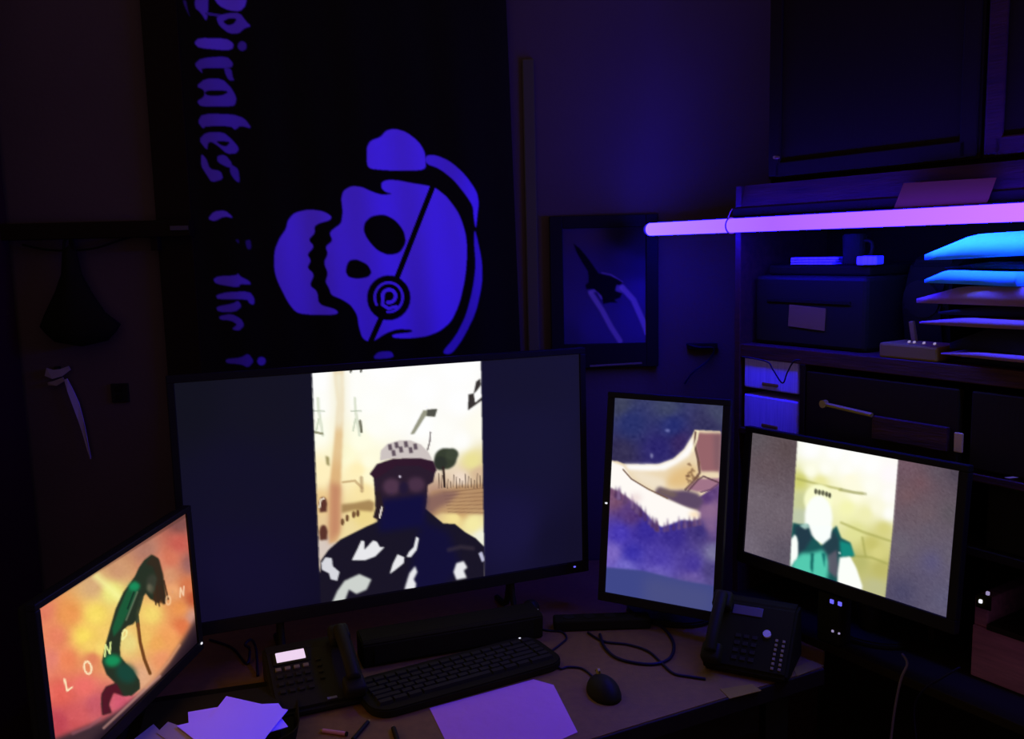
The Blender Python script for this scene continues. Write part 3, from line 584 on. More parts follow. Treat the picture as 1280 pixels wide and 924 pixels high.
# cubby under the shelf: two pale boxes
for zt, zb, lab in ((hp(960, 449).z, hp(960, 489).z, 'upper pale file box in the cubby under the shelf'), (hp(960, 497).z, 1.198, 'lower pale file box in the cubby under the shelf')):
    t = on_hutch('file_box', lab, 'box', .112, .096, zb, 'file boxes in the cubby')
    obj('body', bx((0, 0, (zt - zb) / 2), (.168, .18, zt - zb - .001), None, .004), M['folder'], t)
    obj('finger_tab', bx((0, -.0905, .015), (.05, .004, .008)), M['label'], t)
v = [hp(*q, -.02) for q in ((928, 446), (958, 452), (966, 462), (978, 479), (984, 466), (992, 452), (1000, 450))]
tag(obj('cord', tube(B(), [HM @ a for a in v], .0018), M['cable'], None, True), 'thin black cord hanging in front of the pale file boxes', 'cord')

# right bay
bxp = hp(1212, 826, .04); bxr = hp(1280, 850, .04)
t = on_hutch('storage_box', 'reddish brown wooden box standing right of the small monitor', 'box', bxp.x + .16, .17, .76)
zt = hp(1215, 745, .04).z - .76
obj('body', bx((0, 0, .055), (.32, .25, .11)), M['wood_light'], t); obj('upright', bx((-.146, -.02, .11 + (zt - .11) / 2), (.028, .20, zt - .11)), M['wood_light'], t)
obj('lid', bx((.016, 0, .116), (.29, .26, .012)), M['desk_edge'], t)
t = on_hutch('desk_speaker', 'black desktop speaker with two small white lights on the brown box', 'speaker', bxp.x + .19, .11, .883)
bm = B(); box(bm, (0, 0, .08), (.15, .14, .16), None, .012); obj('body', bm, M['black'], t)
obj('cone', cyl(B(), (0, -.072, .07), .045, .008, E3(x=pi / 2), 32), M['black_matte'], t)
lp = hp(1223, 753, .03); lq = hp(1232, 743, .03)
tm = parent_matrix(t).inverted() @ HM
for q_ in (lp, lq):
    z_ = tm @ q_; obj('status_light', bx((z_.x, -.072, z_.z), (.007, .006, .008), None, .002), M['led_white'] if q_ is lp else M['led_grey'], t)
obj('light_bar', bx(((tm @ lp).x + .005, -.069, (tm @ lp).z), (.03, .004, .03), None, .001), M['black_matte'], t)
t = on_hutch('computer_tower', 'black computer case with a glowing blue corner at the right edge', 'computer', .78, .16, 1.046)
obj('case', bx((0, 0, .068), (.26, .28, .134), None, .004), M['black'], t)
tm = parent_matrix(t).inverted() @ HM
e1, e2, e3 = tm @ hp(1279, 566, .018), tm @ hp(1274, 596, .018), tm @ hp(1253, 598, .018)
obj('glow_edge', tube(B(), [Vector((a.x, -.142, a.z)) for a in (e1, e2)], .0016, 8, 3), M['blue_edge'], t); obj('glow_edge', tube(B(), [Vector((a.x, -.142, a.z)) for a in (e2, e3)], .0016, 8, 3), M['blue_edge'], t)
e4 = tm @ hp(1271, 608, .018); obj('status_light', bx((e4.x, -.142, e4.z), (.009, .004, .008), None, .002), M['led_cyan'], t)
obj('rear_stand', bx((0, .0, -.001), (.24, .26, .002), None, 0), M['black_matte'], t)
hpart('bay_shelf', (.80, HD / 2, 1.035), (HW - .49, HD - .02, .018), 'wood_black')
hpart('bay_divider', (.475, HD / 2 + .06, .97), (.014, HD - .14, .42), 'wood_black')
# dock with blue lights under the small monitor
dk = atz(1045, 800, .76)
dl = HI @ Vector((dk.x, dk.y, .76))
t = on_hutch('drive_dock', 'small black dock with blue lights below the small monitor', 'dock', dl.x, -.045, .76)
obj('body', bx((0, .0, .058), (.06, .045, .116), None, .005), M['black'], t)
tm = parent_matrix(t).inverted() @ HM
for px, py, mm, s_ in ((1040, 752, 'led_blue', .009), (1050, 755, 'led_blue', .009), (1041, 789, 'led_grey', .005), (1049, 792, 'led_grey', .004), ):
    z_ = tm @ hp(px, py, -.068); obj('status_light', bx((z_.x, -.0235, z_.z), (s_, .004, s_), None, .001), M[mm], t)

# cables right
v = [(1128, 818, -.06), (1134, 830, -.09), (1126, 850, -.10), (1118, 890, -.10), (1112, 940, -.10)]
tag(obj('charging_cable', tube(B(), [HM @ hp(a, b, k) for a, b, k in v], .0028), M['cable_grey'], None, True), 'pale thin cable hanging down in front of the hutch board', 'cable')
v = [(1200, 834, -.075), (1180, 846, -.09), (1155, 862, -.10), (1143, 885, -.10), (1146, 930, -.10)]
tag(obj('charging_cable', tube(B(), [HM @ hp(a, b, k) for a, b, k in v], .0022), M['cable'], None, True), 'dark looping cable hanging from the hutch at the lower right', 'cable')

# ---------------------------------------------------------------- flag on the back wall
p = Pic(180, -20, 660, 500, (0, 0, 0)); W1 = 1.0; p.tile(320, 140, 2.719)
def chaikin(P_, it=2):
    for _ in range(it):
        Q_ = []
        for i in range(len(P_)):
            (ax, ay), (bx_, by_) = P_[i], P_[(i + 1) % len(P_)]
            Q_ += [(ax * .8 + bx_ * .2, ay * .8 + by_ * .2), (ax * .2 + bx_ * .8, ay * .2 + by_ * .8)]
        P_ = Q_
    return P_
def wp(pts, v_=1.0, soft=.5): p.poly(chaikin(pts), (v_,) * 3, soft)
def bk(pts, soft=.5): p.poly(chaikin(pts), (0, 0, 0), soft)
wp([(380, 192), (377, 150), (378, 120), (390, 98), (425, 85), (440, 64), (470, 56), (510, 68), (550, 98), (572, 132), (577, 165), (575, 198), (480, 199), (430, 197)])
wp([(577, 148), (610, 146), (660, 168), (710, 213), (750, 270), (757, 310), (752, 350), (747, 400), (741, 360), (738, 320), (712, 280), (670, 228), (620, 190), (577, 176)], .8)
wp([(743, 395), (754, 440), (768, 510), (769, 580), (748, 680), (705, 768), (664, 824), (630, 820), (680, 762), (715, 690), (738, 600), (748, 520), (742, 450)], .55)
wp([(290, 295), (297, 268), (325, 252), (360, 255), (395, 272), (430, 283), (465, 278), (440, 272), (426, 258), (427, 240), (445, 231), (480, 232), (530, 242), (590, 252), (610, 258), (650, 290), (690, 345), (712, 410), (718, 470), (712, 560), (692, 650), (665, 710), (628, 743), (580, 763), (520, 770),
    (465, 768), (463, 756), (530, 750), (530, 740), (480, 738), (440, 752), (405, 776), (385, 782), (362, 770), (350, 730), (345, 690), (322, 655), (290, 635), (256, 622), (250, 600), (236, 577), (246, 548), (230, 512), (246, 482), (236, 458), (262, 438), (250, 412), (266, 396), (290, 380), (296, 340)])
bk([(370, 375), (392, 354), (435, 347), (475, 368), (503, 405), (510, 445), (488, 480), (450, 488), (410, 470), (378, 432), (365, 402)])
bk([(308, 522), (318, 503), (345, 501), (380, 518), (395, 545), (382, 562), (345, 568), (315, 562), (305, 545)])
p.line([(600, 255), (478, 565)], 19, (0, 0, 0)); p.line([(428, 695), (388, 785)], 19, (0, 0, 0)); p.ell(451, 632, 74, 77, (0, 0, 0), .5)
p.line([(410 + 0 * t, 655) if i == 0 else (451 + 47 * cos(t), 630 + 50 * sin(t)) for i, t in enumerate(np.linspace(R(150), R(455), 30))], 9, (.8,) * 3)
p.line([(452 + 22 * cos(t), 626 + 22 * sin(t)) for t in np.linspace(R(-200), R(100), 18)], 12, (.9,) * 3); p.line([(432, 618), (430, 655), (450, 668), (476, 662)], 11, (.9,) * 3)
wp([(62, 510), (64, 470), (80, 430), (102, 398), (108, 368), (130, 342), (180, 331), (230, 338), (258, 355), (252, 368), (215, 378), (198, 388), (200, 412), (176, 434), (198, 458), (172, 484), (186, 505), (172, 530), (198, 552), (180, 590), (208, 610), (212, 655), (270, 670), (281, 682), (266, 689), (190, 690), (138, 684), (110, 650), (76, 582), (64, 545)])
wp([(400, 832), (418, 815), (460, 813), (470, 835), (405, 840)], .5)
lt = .55
wp0 = wp
def wp(pts, v_=1.0, soft=.4): p.poly(chaikin(pts, 1), (min(1, v_ * 1.35),) * 3, soft)
def bk(pts, soft=.4): p.poly(chaikin(pts, 1), (0, 0, 0), soft)
p.tile(230, 0, 7.11)
wp([(-15, 0), (5, 60), (55, 160), (30, 90), (15, 0)], .15); wp([(110, -80), (215, -80), (215, 60), (200, 195), (155, 120), (90, 60)], .4)
wp([(250, -40), (560, -60), (555, 50), (500, 105), (400, 92), (310, 50)], .6); p.line([(200, 120), (300, 135), (480, 150)], 24, (.3,) * 3)
wp([(285, 150), (380, 118), (500, 118), (560, 200), (600, 235), (540, 255), (490, 300), (400, 297), (310, 225)], .42); bk([(340, 190), (400, 160), (475, 168), (445, 215), (390, 228)])
wp([(88, 380), (130, 338), (375, 343), (440, 385), (438, 430), (385, 448), (130, 426)], lt); p.ell(520, 412, 40, 42, (.38,) * 3)
wp([(90, 570), (150, 518), (380, 500), (440, 565), (420, 605), (150, 602), (165, 655), (130, 620)], .36); wp([(355, 600), (420, 610), (435, 695), (450, 715), (400, 715), (370, 660)], .32)
wp([(105, 765), (190, 700), (340, 702), (420, 780), (468, 870), (455, 930), (430, 945), (150, 948), (110, 900), (180, 860), (180, 800)], .38); bk([(180, 825), (210, 802), (380, 805), (390, 825), (340, 852), (210, 852)])
p.tile(230, 120, 7.11)
wp([(120, 228), (160, 160), (430, 163), (540, 200), (608, 293), (500, 262), (455, 305), (420, 268), (190, 268), (165, 290)], .38)
wp([(128, 390), (190, 325), (350, 322), (430, 390), (492, 465), (465, 512), (385, 515), (300, 440), (240, 405), (210, 420), (205, 485)], .36); bk([(285, 405), (330, 400), (415, 408), (380, 452), (330, 440)])
wp([(150, 510), (195, 555), (228, 650), (330, 668), (352, 740), (245, 768), (200, 700), (148, 620)], .38); wp([(300, 530), (370, 525), (430, 600), (415, 645), (300, 590)], .32); wp([(415, 605), (485, 650), (498, 772), (460, 755), (410, 680)], .28)
p.tile(240, 240, 4.02)
wp([(78, 135), (110, 98), (170, 93), (212, 132), (165, 122), (112, 148)], .5); wp([(220, 240), (238, 240), (236, 262)], .1); wp([(268, 245), (295, 240), (298, 285), (280, 290)], .14)
wp([(105, 440), (130, 424), (225, 420), (235, 408), (240, 422), (290, 448), (297, 466), (245, 462), (235, 480), (120, 462)], .42)
wp([(118, 520), (180, 503), (290, 500), (315, 535), (312, 568), (290, 560), (280, 538), (130, 540)], .42); wp([(120, 578), (210, 560), (235, 545), (252, 575), (220, 602), (130, 602)], .36)
wp([(135, 625), (200, 612), (250, 638), (265, 670), (240, 697), (200, 690), (232, 665), (195, 645), (140, 642)], .34)
wp([(170, 840), (250, 832), (285, 810), (312, 850), (285, 882), (250, 865), (170, 860)], .26); p.ell(350, 850, 20, 21, (.5,) * 3)
k = p.a[..., :1]
p.a = np.array((.03, .03, .0035)) * (1 - k) + np.array((.92, .46, .98)) * k
flag = thing('wall_flag', 'black flag hung sideways with white skull wearing a headset and blackletter lettering', 'flag', (-.44, WY, 1.33))
fo = grid('cloth', Vector((-.925, WY - .022, 2.52)), Vector((1, 0, 0)), Vector((.018, 0, -1)).normalized(), .93, 1.20, 300, 400, p, M['print'], flag, linear=True,
     wave=lambda U, V: .003 * np.sin(U * 19 + V * 2) + .0018 * np.sin(U * 43 - V * 3 + 1))
obj('hanging_rod', cyl(B(), (-.01, -.022, 1.195), .008, 1.0, E3(y=pi / 2)), M['black'], flag)

# ---------------------------------------------------------------- framed jet picture
p = Pic(660, 240, 850, 500, (0, 0, 0)); p.tile(640, 240, 3.555)
p.rbf([(230, 200, (.09, .07, .085)), (330, 190, (.10, .075, .10)), (300, 300, (.08, .06, .12)), (250, 500, (.09, .07, .13)), (350, 600, (.09, .07, .16)), (520, 600, (.09, .07, .17)), (560, 450, (.08, .06, .16)), (580, 250, (.035, .03, .04)), (500, 210, (.03, .025, .035)), (560, 330, (.05, .04, .08)), (480, 300, (.06, .045, .09)), (260, 640, (.07, .06, .10))], 3)
gl = (.55, .45, .42)
p.line([(352, 452), (400, 525), (440, 600), (480, 662)], 22, gl, 2.5, .75); p.line([(490, 425), (540, 480), (580, 570), (600, 625)], 24, gl, 2.5, .75)
p.line([(345, 445), (380, 435), (400, 470)], 14, gl, 2, .6); p.line([(400, 360), (440, 368), (490, 400)], 6, gl, 1.5, .5); p.ell(478, 430, 20, 20, gl, 2, .5)
dk_ = (.008, .006, .008)
p.poly([(272, 228), (300, 250), (330, 285), (360, 325), (385, 362), (430, 372), (470, 388), (492, 402), (480, 415), (465, 412), (458, 440), (490, 450), (480, 470), (455, 480), (470, 492), (440, 492), (405, 498), (398, 462), (365, 432), (330, 432), (325, 415), (340, 400), (338, 355), (310, 310), (285, 265)], dk_, .6)
p.a = p.a * np.array((1.5, 1.4, .36))
fr = thing('framed_picture', 'black framed picture of a fighter jet trailing white vapour on the wall', 'picture', (.27, WY, 1.30))
cxx, czz, fw, fh = .267, 1.535, .315, .435
ot = .028
pt = onplane(703, 286, (0, WY - .02, 0), Vector((0, 1, 0))); pbm = onplane(808, 428, (0, WY - .02, 0), Vector((0, 1, 0)))
grid('print', Vector((pt.x, WY - .016, pt.z)), Vector((1, 0, 0)), Vector((0, 0, -1)), pbm.x - pt.x, pt.z - pbm.z, 90, 120, p, M['print'], fr, linear=True)
x0, x1 = .115, .422; z1, z0 = 1.748, 1.315
def fbox(name, xa, xb, za, zb, dpt=.024): return obj(name, bx(((xa + xb) / 2 - .27, -dpt / 2, (za + zb) / 2 - 1.30), (xb - xa, dpt, zb - za)), M['frame'], fr)
fbox('frame_side', x0, pt.x, z0, z1); fbox('frame_side', pbm.x, x1, z0, z1); fbox('frame_top', pt.x, pbm.x, pt.z, z1); fbox('frame_bottom', pt.x, pbm.x, z0, pbm.z)
obj('backing', bx(((pt.x + pbm.x) / 2 - .27, -.006, .23), (pbm.x - pt.x, .012, .38)), M['frame'], fr)
gp = onplane(770, 456, (0, WY - .027, 0), Vector((0, 1, 0)))
obj('name_strip', bx((gp.x - .27, -.0255, gp.z - 1.30), (.15, .003, .006), E3(y=R(-2)), .001), mat('dull_strip', (.3, .26, .03), .7, .1), fr)

# ---------------------------------------------------------------- left wall things
rl = thing('wall_ledge', 'dark wooden ledge running along the wall left of the flag', 'ledge', (-1.35, WY, 1.72))
obj('board', bx((0, -.03, .02), (.93, .06, .045)), M['wood_black'], rl)
obj('bracket', bx((.36, -.025, -.02), (.02, .05, .04)), M['wood_black'], rl); obj('bracket', bx((-.36, -.025, -.02), (.02, .05, .04)), M['wood_black'], rl)
obj('peg', cyl(B(), (.12, -.03, -.022), .006, .044), M['wood_black'], rl)
obj('end_shine', bx((.4375, -.062, .02), (.05, .003, .012), None, 0), mat('pale_shine', (.2, .18, .02), .7), rl)  # small shine at the ledge end, done as a pale strip
bm = B(); rings = []
for z, wx, wy in ((0, .001, .001), (-.02, .02, .014), (-.08, .028, .02), (-.13, .05, .028), (-.19, .085, .034), (-.225, .115, .038), (-.245, .10, .036), (-.27, .075, .03), (-.285, .001, .001)):
    rings.append([bm.verts.new((wx * cos(a) + (.012 if z < -.2 else 0), wy * sin(a) * (1 + .15 * sin(3 * a)), z)) for a in np.linspace(0, 2 * pi, 25)[:-1]])
for a, b in zip(rings, rings[1:]):
    for k in range(24): bm.faces.new((a[k], a[(k + 1) % 24], b[(k + 1) % 24], b[k]))
bagt = thing('hanging_bag', 'black cloth bag hanging from the ledge left of the flag', 'bag', (-1.23, WY - .045, 1.70))
obj('bag_body', bm, M['cloth_black'], bagt, True)
obj('handle', tube(B(), [(-.015, 0, -.02), (-.012, 0, .01), (0, 0, .02), (.012, 0, .01), (.015, 0, -.02)], .004), M['cloth_black'], bagt, True)
obj('cord', tube(B(), [(-.14, .02, .005), (-.06, .015, -.012), (.05, .015, -.012), (.14, .02, .012), (.22, .025, .035)], .003), M['cloth_black'], bagt, True)
PN = Vector((0, 1, 0))
def wl(px, py, d=.02): return onplane(px, py, (0, WY - d, 0), PN)
# hook and strap
st = thing('hanging_strap', 'white twisted strap hanging from a hook below the black bag', 'strap', wl(72, 470, 0))
o0 = Vector(st.location)
def ribbon(pts, wd):
    bm = B(); Pq = [wl(*q) - o0 for q in pts]; L_ = []
    for i, (q, w_) in enumerate(zip(Pq, wd)):
        d = (Pq[min(i + 1, len(Pq) - 1)] - Pq[max(i - 1, 0)]).normalized(); s = d.cross(Vector((0, 1, 0))).normalized()
        L_.append([bm.verts.new(q + s * w_ + Vector((0, -.002, 0))), bm.verts.new(q - s * w_ + Vector((0, -.004 * sin(i), 0))), bm.verts.new(q - s * w_ + Vector((0, .002, 0))), bm.verts.new(q + s * w_ + Vector((0, .002, 0)))])
    for a, b in zip(L_, L_[1:]):
        for k in range(4): bm.faces.new((a[k], a[(k + 1) % 4], b[(k + 1) % 4], b[k]))
    bm.faces.new(L_[0]); bm.faces.new(L_[-1][::-1]); return bm
obj('strap_tail', ribbon([(82, 474), (88, 488), (95, 505), (101, 525), (106, 545), (110, 562), (113, 574)], [.005, .008, .0095, .008, .006, .004, .002]), M['strap'], st)
obj('strap_bow', ribbon([(57, 465), (66, 468), (76, 466), (87, 460)], [.012, .013, .011, .006]), mat('strap_bow', (.7, .6, .14), .9, .05), st)
obj('strap_bow', ribbon([(60, 480), (70, 479), (80, 474)], [.004, .008, .006]), mat('strap_bow', (.6, .5, .08), .9, .05), st)
hk = wl(74, 462, .0) - o0; obj('hook', bx(hk + Vector((0, -.009, 0)), (.012, .018, .02)), M['black'], st)
sw = wl(151, 491, 0)
t = thing('wall_outlet', 'small dark wall outlet plate beneath the hanging bag', 'outlet', sw)
obj('plate', bx((0, -.004, 0), (.05, .008, .055), None, .002), M['black'], t); obj('socket', bx((0, -.009, .012), (.02, .003, .014)), M['black_matte'], t); obj('socket', bx((0, -.009, -.012), (.02, .003, .014)), M['black_matte'], t)
# tall dark cupboard at the far left
t = thing('tall_cupboard', 'tall dark reddish cupboard at the far left edge', 'cabinet', (-1.62, 2.36, 0))
red = mat('dark_red_wood', (.09, .03, .006), .8, .05, bump=.2, scale=30, stretch=(8, 8, 1))
obj('body', bx((0, 0, 1.3), (.42, .44, 2.6)), red, t)
for z0_, z1_ in ((.05, 1.25), (1.27, 2.56)):
    d = obj('door', bx((0, -.228, (z0_ + z1_) / 2), (.40, .016, z1_ - z0_)), red, t); obj('handle', cyl(B(), (.15, -.25, (z0_ + z1_) / 2), .004, .12), M['metal'], d)
# upper wall shelf bracket cable right of the picture
v = [wl(858, 430, .012), wl(872, 434, .03), wl(892, 436, .03), wl(886, 450, .02), wl(866, 466, .02), wl(856, 480, .015)]
c_ = wl(877, 432, 0)
t = thing('wall_hook', 'small black hook plate with a cord on the blue lit wall', 'hook', c_)
obj('plate', bx((0, -.01, 0), (.085, .02, .016)), M['black'], t); obj('cord', tube(B(), [a - c_ for a in v], .003), M['cable'], t, True)

# ---------------------------------------------------------------- desk things
def dthing(name, label, cat, px, py, rz, z=.74, group=None): return thing(name, label, cat, atz(px, py, z), rz, group)
# keyboard
ka, kb_ = atz(470, 872), atz(690, 812)
kc = (atz(575, 848)); kr = math.atan2(kb_.y - ka.y, kb_.x - ka.x)
kbd = thing('keyboard', 'black keyboard lying on the grey desk before the big television', 'keyboard', kc, kr)
W_, D_ = .45, .165
def rr(w, d, r, n=6): return [(sx * (w / 2 - r) + r * cos(a), sy * (d / 2 - r) + r * sin(a)) for sx, sy, a0_ in ((1, 1, 0), (-1, 1, pi / 2), (-1, -1, pi), (1, -1, 3 * pi / 2)) for a in np.linspace(a0_, a0_ + pi / 2, n)]
obj('body', bevel_all(prism(B(), rr(W_, D_, .045), 0, .018), .003), M['black_matte'], kbd)
rows = [(.050, [1] * 16), (.028, [1] * 13 + [2, 1]), (.009, [1.5] + [1] * 12 + [1.5, 1]), (-.010, [1.75] + [1] * 11 + [2.25, 1]), (-.029, [2.25] + [1] * 10 + [2.75, 1]), (-.048, [1.25, 1.25, 1.25, 6.25, 1.25, 1.25, 1.25, 2.25])]
cache = {}
for y, ws in rows:
    x = -.205; U_ = .41 / 16.0
    for w_ in ws:
        if w_ not in cache:
            bm = B(); bmesh.ops.create_cube(bm, size=1, matrix=Matrix.Diagonal((w_ * U_ - .003, .0155, .006, 1)))
            for v_ in bm.verts:
                if v_.co.z > 0: v_.co.x *= .93 if w_ < 3 else .99; v_.co.y *= .82
            me = bpy.data.meshes.new('key'); bm.to_mesh(me); bm.free(); me.materials.append(M['key']); cache[w_] = me
        k_ = bpy.data.objects.new('key', cache[w_]); C.objects.link(k_); k_.parent = kbd; k_.location = (x + w_ * U_ / 2, y, .021); x += w_ * U_
obj('indicator_light', bx((.19, .072, .0185), (.004, .003, .002), None, 0), M['led_white'], kbd)
# mouse
t = dthing('computer_mouse', 'small dark mouse with a cord on the desk near the paper', 'mouse', 754, 866, .25)
bm = B(); bmesh.ops.create_uvsphere(bm, u_segments=24, v_segments=14, radius=1)
for v_ in bm.verts:
    x_, y_, z_ = v_.co; v_.co = Vector((x_ * .033 * (1 - .1 * y_), y_ * .056, max(z_, 0) * .036 * (1 - .15 * y_)))
obj('body', bm, M['black'], t, True); obj('wheel', cyl(B(), (0, .028, .033), .007, .006, E3(y=pi / 2)), M['metal'], t)
obj('button_seam', bx((0, .034, .0315), (.0015, .03, .003), E3(x=-.35), 0), M['black_matte'], t)
def dcable(name, label, pts, r=.0026, mt='cable'):
    return tag(obj(name, tube(B(), [atz(a, b, .74 + r + (c[0] if c else 0)) for a, b, *c in pts], r, 8, 7), M[mt], None, True), label, 'cable')
dcable('mouse_cable', 'black cord running from the mouse up past the keyboard', [(741, 846), (728, 836), (710, 834), (700, 836), (694, 826), (690, 815), (700, 806), (708, 798), (702, 790), (682, 788), (664, 782), (655, 776)])
dcable('video_cable', 'thick black cable looping on the desk before the portrait monitor', [(816, 776), (832, 788), (842, 805), (838, 822), (820, 830), (795, 829), (770, 822), (755, 808), (750, 793)], .0036)
dcable('phone_cable', 'dark cable crossing the desk towards the right telephone', [(735, 791), (755, 802), (785, 806), (810, 814), (826, 828), (842, 842), (862, 846), (882, 849)], .003)
dcable('left_cable', 'grey cable loop standing behind the left telephone', [(262, 800, 0), (290, 810, 0), (308, 830, 0), (312, 812, .02), (306, 806, .05), (314, 800, .05), (320, 812, .02), (322, 845, 0)], .003, 'cable')
# power strip
a_, b_ = atz(692, 786), atz(812, 782); m_ = (a_ + b_) / 2
t = thing('power_strip', 'long black power strip on the desk behind the cable loops', 'power strip', m_, math.atan2(b_.y - a_.y, b_.x - a_.x))
obj('body', bx((0, 0, .014), (.235, .045, .028), None, .005), M['black_matte'], t)
for k in range(4): obj('socket', cyl(B(), (-.08 + k * .05, 0, .0285), .014, .002), M['black'], t)
# soundbar
sb = thing('soundbar', 'long black soundbar on the desk beneath the big television', 'soundbar', (-.265, 1.975, .74), R(19))
obj('body', bevel_all(profile(B(), [(-.035, 0), (-.04, .055), (-.03, .062), (.04, .062), (.04, 0)], -.10, .33), .003), M['black_matte'], sb)
obj('grille', bx((.115, -.0385, .03), (.38, .003, .045)), M['cloth_black'], sb)
# little grey camera ball right of soundbar
t = dthing('webcam', 'small black webcam with a grey lens beside the soundbar end', 'webcam', 664, 778, R(10))
obj('stand', cyl(B(), (0, 0, .008), .022, .016, None, 24, .014), M['black'], t); bm = B(); bmesh.ops.create_uvsphere(bm, u_segments=20, v_segments=12, radius=.022, matrix=Matrix.Translation((0, 0, .036))); obj('head', bm, M['black'], t, True)
obj('lens', cyl(B(), (-.004, -.0215, .036), .0095, .004, E3(x=pi / 2)), M['label'], t); obj('status_light', bx((.013, -.019, .038), (.003, .003, .004), None, 0), M['led_grey'], t)
# desk phones
def phone_left():
    t = dthing('desk_telephone', 'black desk telephone with a bright lit display at the left', 'telephone', 394, 864, R(22))
    pr = [(-.10, 0), (-.10, .018), (.06, .075), (.10, .075), (.10, 0)]
    obj('body', bevel_all(profile(B(), pr, -.095, .095), .006), M['black'], t)
    sl = math.atan2(.057, .16); rot = E3(x=sl)
    def sp(x, s, h=0): return Vector((x, -.10 + s * cos(sl) - h * sin(sl), .018 + s * sin(sl) + h * cos(sl)))
    obj('display', bx(sp(-.042, .148, .003), (.060, .026, .006), rot, .001), M['lcd'], t)
    obj('display_frame', bx(sp(-.042, .148, 0), (.076, .040, .005), rot, .001), M['black_matte'], t)
    for r_ in range(4):
        for c in range(4): obj('button', bx(sp(-.072 + c * .019, .115 - r_ * .021, .0015), (.012, .009, .005), rot, .001), M['btn'] if r_ < 1 else M['key'], t)
    for r_ in range(4): obj('button', bx(sp(.012, .125 - r_ * .018, .0015), (.010, .007, .005), rot, .001), M['key'], t)
    bm = B(); tube(bm, [sp(.066, .02, .034), sp(.066, .06, .040), sp(.066, .12, .040), sp(.066, .17, .034)], .014, 12, 5)
    box(bm, sp(.066, .015, .017), (.045, .045, .03), rot, .008); box(bm, sp(.066, .170, .017), (.045, .045, .03), rot, .008)
    obj('handset', bm, M['black'], t, True)
    obj('logo_plate', bx(sp(.02, .012, .001), (.02, .006, .002), rot, 0), mat('plate_grey', (.2, .2, .1), .5), t)
phone_left()
def phone_right():
    t = dthing('office_telephone', 'black office telephone with a pale round button beside the desk corner', 'telephone', 938, 828, R(-28))
    pr = [(-.075, 0), (-.085, .02), (.03, .125), (.07, .125), (.085, .0)]
    obj('body', bevel_all(profile(B(), pr, -.085, .095), .006), M['black_matte'], t)
    sl = math.atan2(.105, .115); rot = E3(x=sl)
    def sp(x, s, h=0): return Vector((x, -.085 + s * cos(sl) - h * sin(sl), .02 + s * sin(sl) + h * cos(sl)))
    obj('display', bx(sp(-.01, .135, .001), (.065, .022, .003), rot, .001), mat('dull_display', (.16, .14, .03), .4), t)
    obj('round_button', cyl(B(), sp(.040, .088, .003), .0085, .006, rot, 20), M['grey_btn'], t)
    for r_ in range(7):
        for c in range(2): obj('button', bx(sp(.062 + c * .015, .078 - r_ * .0105, .001), (.006, .0065, .004), rot, .001), M['btn'], t)
    for r_ in range(4):
        for c in range(3): obj('button', bx(sp(-.02 + c * .018, .075 - r_ * .017, .001), (.012, .009, .004), rot, .001), M['key'], t)
    bm = B(); tube(bm, [sp(-.064, .015, .036), sp(-.064, .05, .042), sp(-.064, .11, .042), sp(-.064, .15, .036)], .013, 12, 5)
    box(bm, sp(-.064, .018, .018), (.042, .042, .032), rot, .008); box(bm, sp(-.064, .142, .018), (.042, .042, .032), rot, .008)
    obj('handset', bm, M['black'], t, True)
phone_right()

# papers
def paper(name, label, pxs, z, mt, group=None, th=.0012):
    w_ = [atz(a, b, z) for a, b in pxs]; c = sum(w_, Vector()) / len(w_); c.z = z; bm = B()
    prism(bm, [(v_.x - c.x, v_.y - c.y) for v_ in w_][::-1], 0, th); o = obj(name, bm, M[mt]); o.location = c; return tag(o, label, 'paper', group)
paper('paper_sheet', 'large blank white sheet on the desk in front of the keyboard', [(537, 886), (667, 850), (692, 857), (722, 916), (640, 952), (566, 945)], .7401, 'paper')
paper('paper_sheet', 'pale slip of paper under the front of the right telephone', [(900, 862), (940, 856), (952, 864), (912, 874)], .7403, 'label')
paper('paper_sheet', 'pale slip of paper at the right corner of the desk', [(992, 836), (1015, 826), (1030, 833), (996, 846)], .7401, 'label')
tr = thing('letter_tray', 'black round edged tray at the lower left holding white letters', 'tray', atz(266, 914), R(15))
obj('base', bevel_all(prism(B(), rr(.31, .23, .05), 0, .008), .002), M['black_matte'], tr)
bm = B(); P_ = rr(.31, .23, .05); Q_ = rr(.325, .245, .06)
n_ = len(P_); A = [[bm.verts.new((x, y, z)) for x, y in PP] for PP, z in ((P_, .008), (Q_, .027), ([(x * 1.015, y * 1.015) for x, y in Q_], .027), ([(x * 1.02, y * 1.02) for x, y in P_], 0.001))]
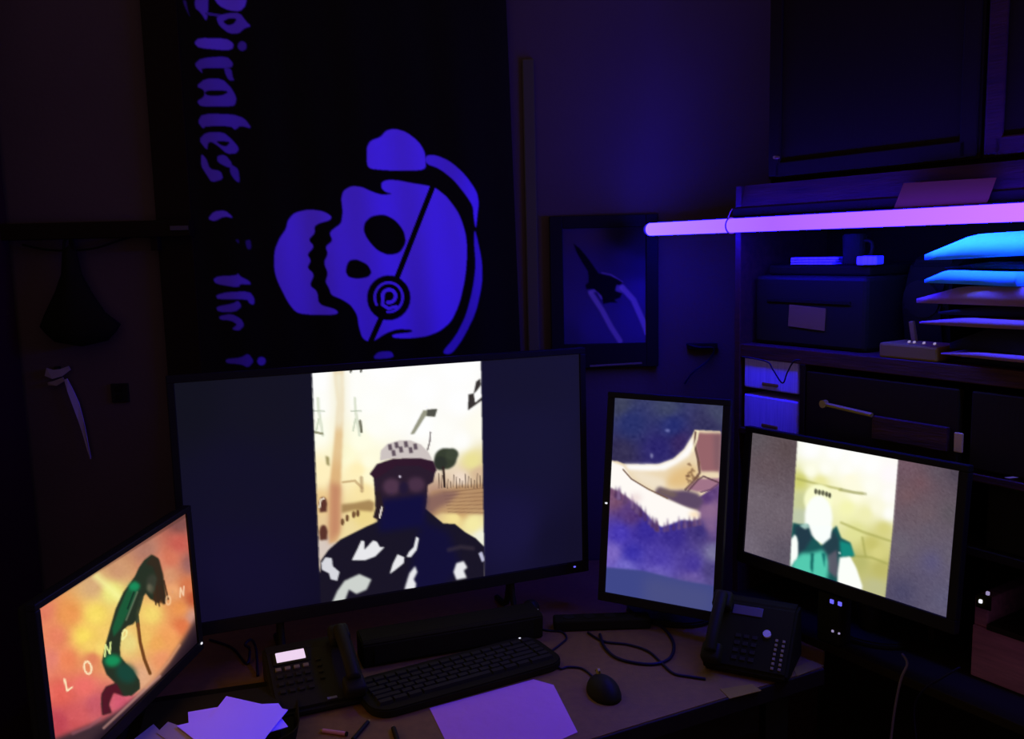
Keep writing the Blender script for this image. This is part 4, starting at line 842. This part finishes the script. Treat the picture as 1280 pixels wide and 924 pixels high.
for a, b in zip(A, A[1:]):
    for k in range(n_): bm.faces.new((a[k], a[(k + 1) % n_], b[(k + 1) % n_], b[k]))
obj('rim', bm, M['black_matte'], tr)
obj('filler_block', bx((0, 0, .0195), (.26, .19, .023)), M['black'], tr)
g = 'letters lying in the black tray'; z0_ = .7715
paper('envelope', 'lowest dim letter at the far left of the tray', [(166, 926), (192, 906), (215, 930), (190, 950)], z0_, 'paper_dim', g)
paper('envelope', 'dim letter second from the left in the tray', [(196, 917), (210, 903), (262, 922), (240, 948)], z0_ + .0015, 'paper_dim', g)
paper('envelope', 'letter at the right of the tray poking out at the lower edge', [(330, 900), (350, 896), (360, 909), (330, 918), (300, 920)], z0_ + .0002, 'letter', g)
paper('envelope', 'letter with its square left corner showing', [(235, 891), (300, 880), (320, 915), (236, 908)], z0_ + .003, 'letter', g)
paper('envelope', 'letter at the back with its right corner showing', [(300, 882), (348, 880), (354, 888), (340, 902), (300, 902)], z0_ + .0045, 'letter', g)
paper('envelope', 'topmost bright letter with a raised pointed corner', [(221, 908), (262, 898), (283, 871), (314, 878), (360, 888), (334, 920), (318, 945), (262, 940)], z0_ + .006, 'letter', g)
# pens
def pen(label, pa, pb, mt, r=.0042):
    a, b = atz(*pa, .74 + r), atz(*pb, .74 + r); d = b - a; L_ = d.length
    t = thing('pen', label, 'pen', (a + b) / 2 - Vector((0, 0, r)), math.atan2(d.y, d.x))
    obj('barrel', cyl(B(), (0, 0, r), r, L_ * .8, E3(y=pi / 2), 12), mt, t); obj('tip', cyl(B(), (L_ * .45, 0, r), r, L_ * .1, E3(y=pi / 2), 12, .001), M['metal'], t); obj('cap', cyl(B(), (-L_ * .42, 0, r), r * 1.05, L_ * .06, E3(y=pi / 2), 12), M['black'], t)
pen('pale reddish pen lying at the bottom edge of the desk', (436, 918), (400, 913), mat('pink_barrel', (.9, .4, .12), .4, .3), .004)
pen('dark pen with a pale tip right of the reddish pen', (500, 935), (491, 908), M['black'], .005)
pen('slim black pen lying diagonally between the other pens', (440, 926), (462, 900), M['black'], .004)
